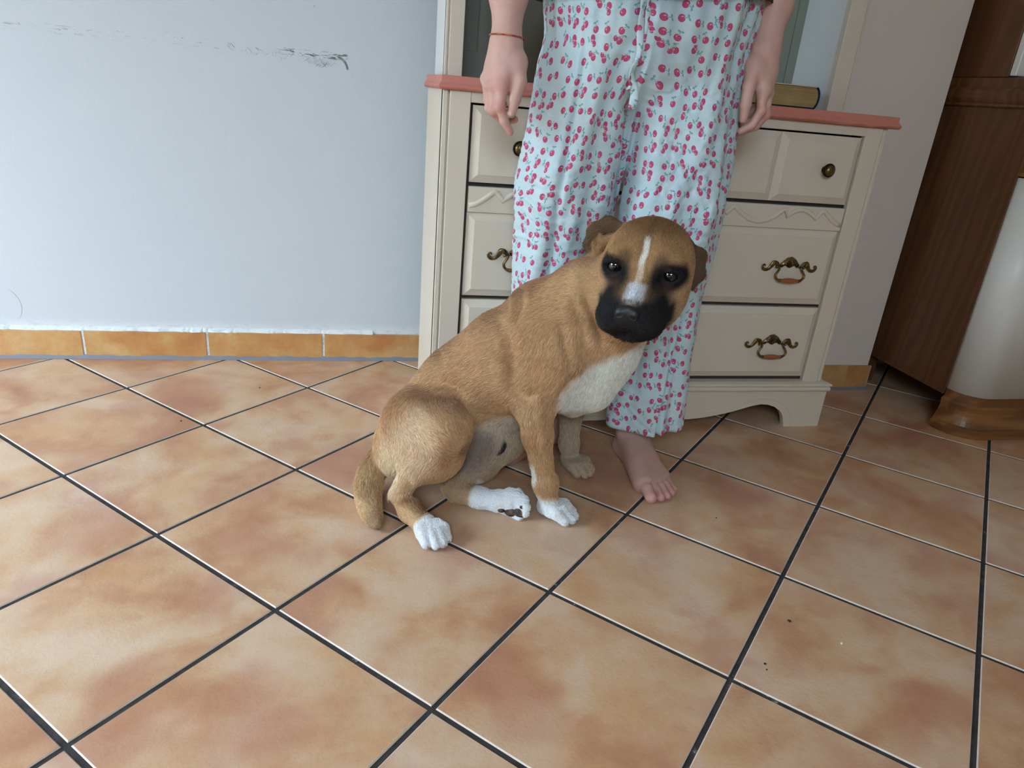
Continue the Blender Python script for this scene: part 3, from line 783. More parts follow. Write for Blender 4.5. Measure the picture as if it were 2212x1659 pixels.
# ================================================================== soft bodies: blended volumes -> one continuous mesh
class Vol:
    def __init__(s, lo=None, hi=None, h=None, axes=None):
        s.h = h
        s.ax = [np.asarray(a, float) for a in axes] if axes else [np.arange(lo[i], hi[i] + h, h) for i in range(3)]
        s.n = np.array([len(a) for a in s.ax])
        s.d = np.full(s.n, 0.5, np.float32)
        s.segs = []
    def _crop(s, lo, hi):
        a = [max(int(np.searchsorted(s.ax[i], lo[i])) - 1, 0) for i in range(3)]
        b = [min(int(np.searchsorted(s.ax[i], hi[i])) + 1, s.n[i]) for i in range(3)]
        sl = tuple(slice(int(x), int(max(x + 1, y))) for x, y in zip(a, b))
        X, Y, Z = np.meshgrid(*[s.ax[i][sl[i]] for i in range(3)], indexing='ij', sparse=True)
        return sl, X, Y, Z
    def _put(s, sl, f, k, sub=False):
        a = s.d[sl]; f = f.astype(np.float32)
        if sub:
            f = -f; hh = np.maximum(k - np.abs(a - f), 0) / max(k, 1e-6); s.d[sl] = np.maximum(a, f) + hh * hh * k * 0.25
        else:
            hh = np.maximum(k - np.abs(a - f), 0) / max(k, 1e-6); s.d[sl] = np.minimum(a, f) - hh * hh * k * 0.25
    def cone(s, a, b, ra, rb, k=0.02, sub=False, flow=True, flat=None):
        a = np.array(a, float); b = np.array(b, float); r = max(ra, rb) + k + 3 * s.h
        sl, X, Y, Z = s._crop(np.minimum(a, b) - r, np.maximum(a, b) + r)
        if s.d[sl].size == 0: return
        ba = b - a; L = float(ba @ ba) + 1e-12
        t = np.clip(((X - a[0]) * ba[0] + (Y - a[1]) * ba[1] + (Z - a[2]) * ba[2]) / L, 0, 1)
        dx, dy, dz = X - a[0] - t * ba[0], Y - a[1] - t * ba[1], Z - a[2] - t * ba[2]
        q = dx * dx + dy * dy + dz * dz
        if flat is not None:      # squeeze along a direction
            fd = np.array(flat[0], float); fd /= np.linalg.norm(fd); c = dx * fd[0] + dy * fd[1] + dz * fd[2]
            q = q + c * c * (1 / flat[1] ** 2 - 1)
        f = np.sqrt(q) - (ra + (rb - ra) * t)
        if flat is not None: f = f * min(1.0, 0.4 + 0.6 * flat[1])
        s._put(sl, f, k, sub)
        if flow and not sub: s.segs.append((a, b, (ra + rb) / 2))
    def path(s, pts, rad, k=0.02, **kw):
        for i in range(len(pts) - 1): s.cone(pts[i], pts[i + 1], rad[i], rad[i + 1], k, **kw)
    def ell(s, c, r, k=0.02, A=None, sub=False):
        """ellipsoid; A rows = local axes"""
        c = np.array(c, float); r = np.array(r, float); A = np.eye(3) if A is None else np.array(A, float)
        m_ = r.max() + k + 3 * s.h
        sl, X, Y, Z = s._crop(c - m_, c + m_)
        if s.d[sl].size == 0: return
        dx, dy, dz = X - c[0], Y - c[1], Z - c[2]
        q0 = 0; q1 = 0
        for i in range(3):
            l = dx * A[i][0] + dy * A[i][1] + dz * A[i][2]
            q0 = q0 + (l / r[i]) ** 2; q1 = q1 + (l / r[i] ** 2) ** 2
        k0 = np.sqrt(q0); k1 = np.sqrt(q1) + 1e-9
        s._put(sl, k0 * (k0 - 1) / k1, k, sub)
    def halfspace(s, n, o, k=0.004):
        """keep only points with n.(p-o) > 0"""
        X, Y, Z = np.meshgrid(*s.ax, indexing='ij', sparse=True)
        f = (X - o[0]) * n[0] + (Y - o[1]) * n[1] + (Z - o[2]) * n[2]
        s._put((slice(None),) * 3, f, k, sub=True)
    def mesh(s, smooth=2):
        d = s.d; ins = d < 0
        nx, ny, nz = d.shape
        cnt = np.zeros((nx - 1, ny - 1, nz - 1), np.int8)
        for i in (0, 1):
            for j in (0, 1):
                for k in (0, 1): cnt += ins[i:nx - 1 + i, j:ny - 1 + j, k:nz - 1 + k]
        act = (cnt > 0) & (cnt < 8)
        I = np.argwhere(act); idx = np.full(act.shape, -1, np.int32); idx[act] = np.arange(len(I))
        ps = np.zeros((len(I), 3)); pc = np.zeros(len(I))
        cor = [(i, j, k) for i in (0, 1) for j in (0, 1) for k in (0, 1)]
        val = {c: d[I[:, 0] + c[0], I[:, 1] + c[1], I[:, 2] + c[2]] for c in cor}
        for c in cor:
            for ax in range(3):
                if c[ax]: continue
                c2 = list(c); c2[ax] = 1; c2 = tuple(c2)
                va, vb = val[c], val[c2]; mk = (va < 0) != (vb < 0)
                t = np.where(mk, va / np.where(mk, va - vb, 1), 0)
                for q in range(3): ps[:, q] += np.where(mk, c[q] + (t if q == ax else 0), 0)
                pc += mk
        G = I + ps / pc[:, None]
        V = np.stack([np.interp(G[:, q], np.arange(s.n[q]), s.ax[q]) for q in range(3)], 1)
        F = []
        for ax in range(3):
            o1, o2 = (ax + 1) % 3, (ax + 2) % 3
            sa = [slice(1, -1)] * 3; sa[ax] = slice(0, d.shape[ax] - 1); sb = list(sa); sb[ax] = slice(1, d.shape[ax])
            A_ = ins[tuple(sa)]; B_ = ins[tuple(sb)]
            E = np.argwhere(A_ != B_)
            if len(E) == 0: continue
            flip = A_[E[:, 0], E[:, 1], E[:, 2]]
            E = E + 1; E[:, ax] -= 1
            def cell(u, v):
                c = E.copy(); c[:, o1] -= u; c[:, o2] -= v
                return idx[c[:, 0], c[:, 1], c[:, 2]]
            q = np.stack([cell(1, 1), cell(0, 1), cell(0, 0), cell(1, 0)], 1)
            q[~flip] = q[~flip][:, ::-1]
            F.append(q)
        F = np.concatenate(F); F = F[(F >= 0).all(1)]
        if smooth:
            e = np.concatenate([F[:, [0, 1]], F[:, [1, 2]], F[:, [2, 3]], F[:, [3, 0]]])
            for it in range(smooth * 2):
                acc = np.zeros_like(V); n_ = np.zeros(len(V))
                for a_, b_ in ((0, 1), (1, 0)):
                    for q in range(3): acc[:, q] += np.bincount(e[:, a_], V[e[:, b_], q], len(V))
                    n_ += np.bincount(e[:, a_], minlength=len(V))
                lam = 0.55 if it % 2 == 0 else -0.50
                V = V + lam * (acc / np.maximum(n_, 1)[:, None] - V)
        return V, F
def np_mesh(name, V, F, mat=None, parent=None):
    me = bpy.data.meshes.new(name)
    me.vertices.add(len(V)); me.vertices.foreach_set('co', np.ascontiguousarray(V, dtype=np.float32).ravel())
    me.loops.add(F.size); me.loops.foreach_set('vertex_index', F.astype(np.int32).ravel())
    me.polygons.add(len(F)); me.polygons.foreach_set('loop_start', np.arange(0, F.size, 4, dtype=np.int32))
    me.update(calc_edges=True); me.validate()
    me.polygons.foreach_set('use_smooth', np.ones(len(me.polygons), bool))
    return link_obj(name, me, mat, parent)
def vnormals(V, F):
    n = np.cross(V[F[:, 2]] - V[F[:, 0]], V[F[:, 3]] - V[F[:, 1]])
    N = np.zeros_like(V)
    for c in range(4):
        for q in range(3): N[:, q] += np.bincount(F[:, c], n[:, q], len(V))
    return N / (np.linalg.norm(N, axis=1)[:, None] + 1e-12)
def set_color(me, name, C):
    a = me.attributes.new(name, 'FLOAT_COLOR', 'POINT')
    a.data.foreach_set('color', np.concatenate([C, np.ones((len(C), 1))], 1).astype(np.float32).ravel())
def vnoise(P, f, seed=0):
    """cheap smooth noise, roughly -1..1"""
    r = np.random.RandomState(seed); o = 0
    for i in range(6):
        w = r.normal(size=3); w /= np.linalg.norm(w); w2 = r.normal(size=3); w2 /= np.linalg.norm(w2)
        o = o + np.sin(f * (P @ w) * (0.7 + 0.25 * i) + r.uniform(0, 6) + 1.3 * np.sin(f * 0.6 * (P @ w2) + r.uniform(0, 6)))
    return o / 3.0
def smst(x, a, b):
    t = np.clip((x - a) / (b - a), 0, 1); return t * t * (3 - 2 * t)
def mixc(C, c, w):
    return C * (1 - w[:, None]) + np.array(c)[None, :] * w[:, None]
# ================================================================== the dog, sitting
def v3(*a): return np.array(a, float)
DJ = dict(chest=(1.012, .345, .325), withers=(.968, .368, .402), ribs=(.908, .356, .305), loin=(.815, .372, .245), pelvis=(.735, .372, .160),
          shoN=(.985, .275, .355), elbN=(.945, .276, .262), forN=(.957, .264, .180), carN=(.980, .252, .075), pasN=(.990, .240, .036),
          shoF=(1.075, .400, .320), elbF=(1.080, .448, .235), forF=(1.088, .452, .150), carF=(1.092, .452, .060),
          hipN=(.715, .325, .175), stiN=(.768, .262, .198), hocN=(.684, .292, .022),
          hipF=(.775, .440, .150), stiF=(.915, .405, .105), hocF=(.790, .318, .020))
DJ = {k: v3(*v) for k, v in DJ.items()}
J = DJ
dv = Vol((.56, .02, -.006), (1.26, .56, .68), 0.003)
UP = v3(0, 0, 1)
# trunk
dv.cone(J['ribs'], J['chest'], .098, .100, .02, flow=False)
dv.cone(J['loin'], J['ribs'], .076, .096, .05)
dv.cone(J['pelvis'], J['loin'], .078, .074, .05)
dv.cone((.960, .363, .345), J['withers'], .078, .050, .04, flow=False)
dv.ell((.702, .378, .098), (.068, .078, .074), .035)                 # rump on the floor
dv.ell((1.070, .312, .300), (.060, .078, .085), .04)               # breast bone
dv.ell((1.098, .285, .360), (.048, .066, .062), .04)               # fore-chest
dv.cone((1.03, .335, .25), (1.05, .345, .215), .055, .030, .04, flow=False)
# near fore leg
dv.cone((.955, .300, .375), J['shoN'], .062, .050, .04, flow=False)
dv.cone(J['shoN'], J['elbN'], .052, .036, .035)
dv.cone((.972, .285, .30), (.950, .27, .225), .040, .030, .03, flow=False)
dv.path([J['elbN'], J['forN'], J['carN']], [.0335, .0275, .0205], .018)
dv.ell(J['carN'] + v3(.004, -.004, 0), (.0215, .022, .024), .012)
dv.cone(J['carN'], J['pasN'], .0195, .0200, .014)
def paw(c, fw, w=0.032, k=0.008, spread=1.0, tilt=0.0, toes=(0.030, .041, .041, .031), side=None):
    """paw with four toes, two knuckle bends each, pads below; c = centre of the metapodial end, fw = forward"""
    c = v3(*c); fw = v3(*fw); fw /= np.linalg.norm(fw)
    s_ = np.cross(fw, UP) if side is None else v3(*side)
    s_ /= np.linalg.norm(s_); up = np.cross(s_, fw)
    dv.cone(c - fw * .006, c + fw * .014, .0200, .0190, .014, flow=False, flat=(up, .80))
    ends = []
    for i, L in enumerate(toes):
        o = (-1.5 + i) * 0.0145 * spread
        a = c + s_ * o * 0.80 + fw * .008 + up * .0035
        b = c + s_ * o * 1.02 + fw * (L * .62 + .006) + up * .0048
        e = c + s_ * o * 1.05 + fw * (L + .014) - up * .0060
        dv.cone(a, b, .0132, .0120, .0050); dv.cone(b, e, .0120, .0090, .0030)
        ends.append((e, fw, up, s_))
    return ends
claws = []
claws += paw((.994, .243, .0180), (.66, -.50, 0))
# far fore leg
dv.cone((1.045, .40, .33), J['shoF'], .058, .046, .04, flow=False)
dv.cone(J['shoF'], J['elbF'], .048, .034, .035)
dv.path([J['elbF'], J['forF'], J['carF']], [.032, .026, .0205], .018)
dv.cone(J['carF'], (1.096, .445, .030), .0195, .0190, .014)
claws += paw((1.100, .438, .0180), (.30, -.62, 0))
# near hind leg: thigh, lower leg, hock, foot
dv.ell((.736, .304, .162), (.072, .060, .090), .035, A=[[.86, -.30, .40], [.33, .94, 0], [-.40, .14, .90]])
dv.ell((.752, .282, .142), (.056, .044, .066), .03)
dv.cone(J['hipN'], J['stiN'], .062, .046, .035)
dv.cone(J['stiN'], (.728, .276, .128), .044, .037, .03)
dv.cone((.728, .276, .128), (.694, .276, .066), .034, .0190, .02)
dv.cone((.694, .276, .066), (.682, .276, .046), .0180, .0165, .010)
dv.cone((.682, .277, .046), (.678, .284, .038), .0130, .0110, .010)
dv.path([(.686, .266, .040), (.702, .236, .028), (.724, .206, .021)], [.0185, .0215, .0205], .012)
claws += paw((.733, .194, .0180), (.24, -.68, 0))
# far hind leg stretched forward, foot lying on its side
dv.cone(J['hipF'], J['stiF'], .062, .050, .04)
dv.cone(J['stiF'], (.858, .362, .066), .050, .042, .03)
dv.cone((.858, .362, .066), (.806, .326, .036), .038, .026, .025)
dv.path([(.800, .322, .032), (.808, .312, .024), (.850, .286, .022), (.885, .268, .022)], [.026, .0225, .0205, .0205], .014)
fwF = v3(.80, -.50, -.06); fwF /= np.linalg.norm(fwF)
sdF = v3(.12, .10, .98); sdF = sdF - fwF * (sdF @ fwF); sdF /= np.linalg.norm(sdF)
dv_claws_far = paw((.896, .262, .026), fwF, side=sdF, spread=.9)
claws += dv_claws_far
# belly and sheath
dv.cone((.835, .392, .140), (.93, .372, .195), .056, .044, .04, flow=False)
dv.cone((.850, .352, .115), (.893, .338, .118), .030, .014, .03, flow=False)
# tail sweeping forward along the floor
tailp = [v3(.668, .420, .062), v3(.636, .375, .050), v3(.622, .315, .034), v3(.625, .258, .024), v3(.637, .208, .018)]
tp = [v3(*q) for q in smooth_path(tailp, 3)]
dv.path(tp, [.021 + .006 * math.sin(PI * k / (len(tp) - 1)) - .012 * (k / (len(tp) - 1)) ** 3 for k in range(len(tp))], .012)
# neck
dv.cone((.992, .345, .392), (1.045, .292, .462), .090, .074, .05, flow=False)
dv.cone((1.045, .292, .462), (1.098, .262, .505), .070, .060, .03, flow=False)
dv.cone((1.068, .295, .370), (1.100, .235, .445), .062, .056, .05, flow=False)
dv.segs += [(v3(1.09, .24, .50), v3(.98, .36, .40), .08), (v3(.98, .36, .42), v3(.90, .38, .35), .10), (v3(1.09, .22, .45), v3(1.04, .30, .25), .09)]
# loose folds of skin on neck and shoulder
for (a, b, r) in (((1.005, .262, .470), (1.035, .232, .395), .010), ((.978, .280, .455), (1.002, .236, .385), .009), ((1.045, .225, .430), (1.052, .228, .375), .009)):
    dv.cone(a, b, r, r * .8, .022, flow=False)

# head frame: F forward (towards the muzzle), Rr towards the dog's left, U up
F_ = v3(-.515, -.838, -.175); F_ /= np.linalg.norm(F_)
Rr = -np.cross(F_, UP); Rr /= np.linalg.norm(Rr); U_ = np.cross(F_, Rr)
roll = math.radians(1.2)
Rr, U_ = Rr * math.cos(roll) - U_ * math.sin(roll), U_ * math.cos(roll) + Rr * math.sin(roll)
H0 = v3(1.116, .213, .551)
HS = 1.07
def hp(x, y, z): return H0 + (Rr * x + F_ * y + U_ * z) * HS
HA = [Rr, F_, U_]
def he(x, y, z, r, k=.02, sub=False): dv.ell(hp(x, y, z), np.array(r) * HS, k, A=HA, sub=sub)
he(0, -.012, .014, (.071, .080, .058))                  # skull
for s in (-1, 1):
    he(s * .040, .010, -.022, (.036, .055, .048), .03)   # cheeks
    he(s * .034, .030, -.052, (.034, .046, .040), .03)
    he(s * .032, .044, .030, (.026, .018, .014), .02)   # brows
    he(s * .027, .098, -.052, (.029, .047, .032), .022)  # flews
dv.cone(hp(0, .045, -.014), hp(0, .128, -.034), .036, .028, .03, flow=False, flat=(U_, .85))     # bridge of the muzzle
he(0, .084, -.078, (.034, .048, .018), .016)            # lower jaw
dv.cone(hp(0, .030, -.066), hp(0, -.04, -.080), .048, .052, .04, flow=False)
dv.cone(hp(0, .085, .030), hp(0, .03, .075), .006, .006, .02, sub=True)      # furrow of the forehead
for s in (-1, 1):
    he(s * .046, .063, .006, (.0160, .013, .0125), .010, sub=True)    # eye sockets
    up_l = [hp(s * (.046 + .0165 * math.cos(a)), .0615 - .007 * abs(math.cos(a)), .007 + .0115 * math.sin(a)) for a in [PI * k / 8 for k in range(9)]]
    dv.path(up_l, [.0036] * 9, .004, flow=False)
    lo_l = [hp(s * (.046 + .0165 * math.cos(a)), .0605 - .006 * abs(math.cos(a)), .006 - .0100 * math.sin(a)) for a in [PI * k / 8 for k in range(9)]]
    dv.path(lo_l, [.0036] * 9, .004, flow=False)
dv.cone(hp(0, .142, -.056), hp(0, .130, -.078), .0025, .0025, .004, sub=True)
for s in (-1, 1):
    dv.path([hp(0, .137, -.074), hp(s * .022, .130, -.084), hp(s * .046, .100, -.084), hp(s * .056, .060, -.070)], [.0022, .0026, .0030, .0024], .005, sub=True)
# ears: short folded flaps laid back
dv.path([hp(-.054, -.036, .036), hp(-.084, -.048, .036), hp(-.108, -.048, .022), hp(-.114, -.036, .000), hp(-.104, -.024, -.014)], [.014, .016, .015, .010, .006], .010, flat=(F_ - Rr * .3, .40))
dv.path([hp(-.068, -.028, .028), hp(-.086, -.024, .016), hp(-.092, -.020, -.008)], [.007, .009, .005], .004, flow=False)
dv.path([hp(-.094, -.034, .022), hp(-.102, -.026, .008), hp(-.098, -.018, -.010)], [.005, .006, .004], .003, flow=False)
dv.path([hp(.058, -.050, .018), hp(.075, -.058, .004), hp(.081, -.050, -.024), hp(.077, -.038, -.046)], [.012, .013, .011, .006], .012, flat=(F_ + Rr * .3, .42))
hd = [(hp(0, .12, -.01), hp(0, -.07, .04), .06), (hp(.03, .11, -.05), hp(.08, -.03, -.02), .05), (hp(-.03, .11, -.05), hp(-.08, -.03, -.02), .05)]
dv.segs += hd
DV_, DF_ = dv.mesh(2)
DV_[:, 2] = np.maximum(DV_[:, 2], 0.0006)
DN_ = vnormals(DV_, DF_)
# folds of skin and edges of muscles, as shallow grooves and ridges
def groove(V, N, pts, width, depth, ridge=0.0):
    P_ = [v3(*q) for q in smooth_path(pts, 4)]; d_ = np.full(len(V), 9.0)
    L = len(P_) - 1; fade = np.ones(len(V))
    for i in range(L):
        dd, t = seg_d(V, P_[i], P_[i + 1]); m_ = dd < d_; d_[m_] = dd[m_]
        fade[m_] = np.sin(PI * np.clip(((i + t[m_]) / L) * .9 + .05, 0, 1)) ** .6
    return N * (fade * (-depth * np.exp(-(d_ / width) ** 2) + ridge * np.exp(-((d_ - width * 2.0) / (width * 1.1)) ** 2)))[:, None]
def seg_d(P, a, b):
    a = v3(*a); b = v3(*b); ba = b - a; t = np.clip(((P - a) @ ba) / (ba @ ba), 0, 1)
    return np.linalg.norm(P - a - t[:, None] * ba, axis=1), t
for pts, w_, dp, rg in (
    ([(1.009, .223, .481), (1.024, .211, .443), (1.045, .206, .404)], .0075, .0085, .003),
    ([(.992, .233, .473), (1.009, .222, .430), (1.016, .218, .398)], .0075, .0045, .002),
    ([(.927, .367, .460), (.913, .304, .442), (.896, .287, .414)], .009, .0060, .003),
    ([(.972, .239, .425), (.978, .222, .389), (.990, .215, .350)], .008, .0045, .003),
    ([(.891, .249, .292), (.921, .239, .274), (.933, .234, .289)], .008, .0060, .002),
    ([(.897, .259, .379), (.891, .251, .335), (.893, .248, .294)], .012, .0055, .002),
    ([(1.005, .223, .323), (.988, .233, .286), (.981, .241, .254)], .009, .0060, .002),
    ([(.812, .272, .237), (.853, .288, .208), (.903, .292, .187)], .012, .0050, .000),
    ([(.754, .316, .277), (.789, .291, .274), (.808, .280, .250)], .010, .0065, .002),
    ([(.877, .310, .406), (.886, .277, .391), (.885, .265, .360)], .010, .0040, .002),
    ([(.683, .260, .125), (.699, .246, .091), (.700, .25, .06)], .008, .0040, .002),
    ([(.935, .236, .236), (.950, .233, .176), (.964, .235, .121)], .006, .0022, .001)):
    DV_ = DV_ + groove(DV_, DN_, pts, w_, dp, rg)
DN_ = vnormals(DV_, DF_)

# coat colours from the pattern of the dog itself
def seg_d(P, a, b):
    a = v3(*a); b = v3(*b); ba = b - a; t = np.clip(((P - a) @ ba) / (ba @ ba), 0, 1)
    return np.linalg.norm(P - a - t[:, None] * ba, axis=1), t
def coat(P, N):
    n1 = vnoise(P, 60, 1); n2 = vnoise(P, 25, 2); n3 = vnoise(P, 150, 3)
    C = np.tile(np.array(lin(192, 153, 112)), (len(P), 1))
    # darker saddle along the back and neck
    sp, t = seg_d(P, (.72, .39, .27), (.99, .375, .50))
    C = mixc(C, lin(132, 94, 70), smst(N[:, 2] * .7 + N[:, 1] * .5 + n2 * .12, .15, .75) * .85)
    C = mixc(C, lin(212, 180, 142), smst(n2, .1, 1.2) * .35)
    C = mixc(C, lin(164, 118, 80), smst(n1 + n2, .3, 1.6) * .35)
    # pale belly, inside of the thighs, back of the thigh
    b1, _ = seg_d(P, (.80, .36, .10), (.90, .345, .14))
    C = mixc(C, lin(196, 178, 156), smst(b1 + n1 * .006, .085, .055) * smst(-N[:, 2] - N[:, 1] * .6 + .4, -.2, .6))
    b2, _ = seg_d(P, (.665, .32, .03), (.695, .30, .13))
    C = mixc(C, lin(222, 198, 164), smst(b2 + n1 * .006, .075, .035) * smst(-N[:, 0] - N[:, 1] + .3, -.1, .8) * .9)
    b5 = np.linalg.norm((P - v3(.700, .245, .165)) / v3(1, 1, 1.25), axis=1); C = mixc(C, lin(218, 190, 158), smst(b5 + n1 * .005, .080, .030) * .75)
    # far fore leg and inner side of the hind leg greyer
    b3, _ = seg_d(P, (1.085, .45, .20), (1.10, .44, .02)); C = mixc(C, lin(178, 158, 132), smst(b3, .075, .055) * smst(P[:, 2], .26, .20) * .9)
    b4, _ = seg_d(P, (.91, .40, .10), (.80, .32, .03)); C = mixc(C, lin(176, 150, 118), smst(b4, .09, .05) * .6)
    # white bib
    dd = P - v3(1.082, .262, .330)
    L_ = v3(-.45, -.893, 0); H_ = v3(.893, -.45, 0)
    l = dd @ L_; z = dd[:, 2]; f = dd @ H_
    wid = .056 - .018 * smst(z, .01, .07) - .010 * smst(z, -.04, -.12)
    bib = smst(np.abs(l - .006) + n1 * .006 + n3 * .002, wid + .006, wid - .008) * smst(f, -.095, -.070) * smst(z, .105, .085) * smst(z, -.150, -.12)
    th, _ = seg_d(P, hp(0, .01, -.085), (1.095, .245, .39)); bib = np.maximum(bib, smst(th + n1 * .004, .055, .043) * smst(P[:, 2], .37, .40) * smst(P[:, 2], .475, .455) * smst(l, .045, .030))
    C = mixc(C, lin(232, 222, 208), bib)
    # white feet
    def sock(a, b, lim, nz=.006, wd=.045):
        d_, t_ = seg_d(P, a, b); return smst(d_, wd + .008, wd) * smst(t_ * np.linalg.norm(v3(*b) - v3(*a)) + n1 * nz, lim - .006, lim + .008)
    W_ = lin(236, 232, 226)
    C = mixc(C, W_, sock((.957, .264, .18), (1.03, .205, -.01), .135))
    C = mixc(C, W_, sock((.695, .262, .03), (.765, .150, .00), .066))
    C = mixc(C, W_, sock((.800, .322, .02), (.945, .235, .02), .050, wd=.036))
    wr, _ = seg_d(P, (.948, .252, .110), (.952, .250, .085)); C = mixc(C, W_, smst(wr + n1 * .002, .015, .008) * .75)
    # tail grizzled
    ta, tt = seg_d(P, (.64, .38, .05), (.63, .21, .02)); C = mixc(C, lin(200, 168, 126), smst(ta, .045, .035) * .6 * smst(P[:, 0], .668, .655)); C = mixc(C, lin(120, 92, 66), smst(ta, .04, .03) * smst(P[:, 1], .25, .21) * smst(P[:, 0], .668, .655) * .5)
    # head
    q = (P - H0) / HS; hx = q @ Rr; hy = q @ F_; hz = q @ U_
    onh = smst(hy, -.06, -.02) * smst(hz, -.115, -.100) * smst(np.abs(hx), .125, .105)
    C = mixc(C, lin(182, 138, 92), onh * smst(hz, -.02, .0) * .8)
    C = mixc(C, lin(206, 162, 114), onh * smst(np.abs(hx), .045, .065) * smst(hy, -.02, .03) * .6)
    C = mixc(C, lin(122, 84, 50), onh * smst(hz, .045, .07) * .7)
    C = mixc(C, lin(116, 78, 46), onh * smst(np.abs(hx), .012, .0) * smst(hz, .02, .05) * .6)
    blz = onh * smst(np.abs(hx - .001 * np.sin(hz * 200)), .0065, .0035) * smst(hz, .062, .050) * smst(hz, -.030, -.020) * smst(hy, .02, .04)
    C = mixc(C, lin(222, 216, 206), blz * (.45 + .5 * smst(hz, .012, .03)))
    blk = lin(30, 28, 30)
    for s in (-1, 1):
        e = np.sqrt(((hx - s * .045) / 1.35) ** 2 + (hz - .005) ** 2 + np.minimum(np.abs(hy - .06), .0) ** 2)
        C = mixc(C, blk, onh * smst(e + n1 * .0012, .0290, .0165) * smst(hy, .02, .035))
        e2 = np.sqrt(((hx - s * .030) / 1.0) ** 2 + ((hz - .026) / 1.3) ** 2); C = mixc(C, lin(70, 52, 38), onh * smst(e2, .018, .006) * smst(hy, .02, .035) * .6)
        e3 = np.sqrt(((hx - s * .036)) ** 2 + ((hz + .030) / 1.2) ** 2); C = mixc(C, lin(110, 80, 54), onh * smst(e3, .03, .01) * smst(hy, .03, .05) * .5)
    nb = np.sqrt((hx / .026) ** 2 + ((hz + .014) / .020) ** 2)
    muz = onh * np.maximum(smst(hy + n1 * .003, .060, .085) * smst(hz, -.006, -.020), smst(-hz + n1 * .003, .026, .040) * smst(hy, .045, .068))
    muz = muz * smst(np.abs(hx), .068, .058)
    C = mixc(C, lin(40, 37, 38), muz)
    wp = onh * smst(np.abs(hx - .002), .019, .010) * smst(hy, .088, .102) * smst(hy, .142, .132) * smst(hz, -.036, -.026)
    C = mixc(C, lin(214, 214, 216), wp)
    jw = onh * smst(np.abs(hx), .05, .04) * smst(hz, -.084, -.090) * smst(hy, .125, .110); C = mixc(C, lin(206, 184, 172), jw * .8)
    C = C * (1 - .25 * onh * (1 - blz))[:, None]
    # ears brown-black
    for s in (-1, 1):
        ed, _ = seg_d(P, hp(s * (.080 if s < 0 else .070), -.045, .045 if s < 0 else .03), hp(s * (.106 if s < 0 else .090), -.045, .005 if s < 0 else -.03)); C = mixc(C, lin(66, 46, 32), smst(ed, .034, .024) * smst(hy, -.015, -.03) * .85)
        ed, _ = seg_d(P, hp(-.092, -.028, .028), hp(-.088, -.016, -.008)); C = mixc(C, lin(140, 106, 72), smst(ed, .012, .006) * .8)
    # dark tip of the sheath
    sh, _ = seg_d(P, (.905, .326, .130), (.900, .322, .112)); C = mixc(C, lin(40, 34, 36), smst(sh, .0085, .0055))
    gr, _ = seg_d(P, (.835, .335, .10), (.85, .335, .12)); C = mixc(C, lin(132, 112, 104), smst(gr, .060, .020) * .8)  # coat darkened at the groin, belly shade put into the colour
    return np.clip(C * 1.22, 0, .92)
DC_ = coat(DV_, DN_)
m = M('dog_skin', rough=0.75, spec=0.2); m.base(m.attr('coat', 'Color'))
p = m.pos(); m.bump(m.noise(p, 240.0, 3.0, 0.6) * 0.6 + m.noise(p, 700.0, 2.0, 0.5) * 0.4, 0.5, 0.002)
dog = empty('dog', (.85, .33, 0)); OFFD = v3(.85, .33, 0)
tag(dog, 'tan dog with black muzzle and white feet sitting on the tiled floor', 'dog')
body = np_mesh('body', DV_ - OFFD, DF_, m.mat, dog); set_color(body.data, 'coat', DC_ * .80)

# short fur lying along the body
def flow_dirs(P, N, segs):
    acc = np.zeros_like(P)
    for a, b, r in segs:
        d_, _ = seg_d(P, a, b); u = (b - a) / (np.linalg.norm(b - a) + 1e-9)
        acc += np.exp(-(np.maximum(d_ - r * .8, 0) / .022) ** 2)[:, None] * u + np.exp(-d_ / .05)[:, None] * u * .05
    acc[:, 2] -= 0.03
    acc -= (acc * N).sum(1)[:, None] * N
    return acc / (np.linalg.norm(acc, axis=1)[:, None] + 1e-9)
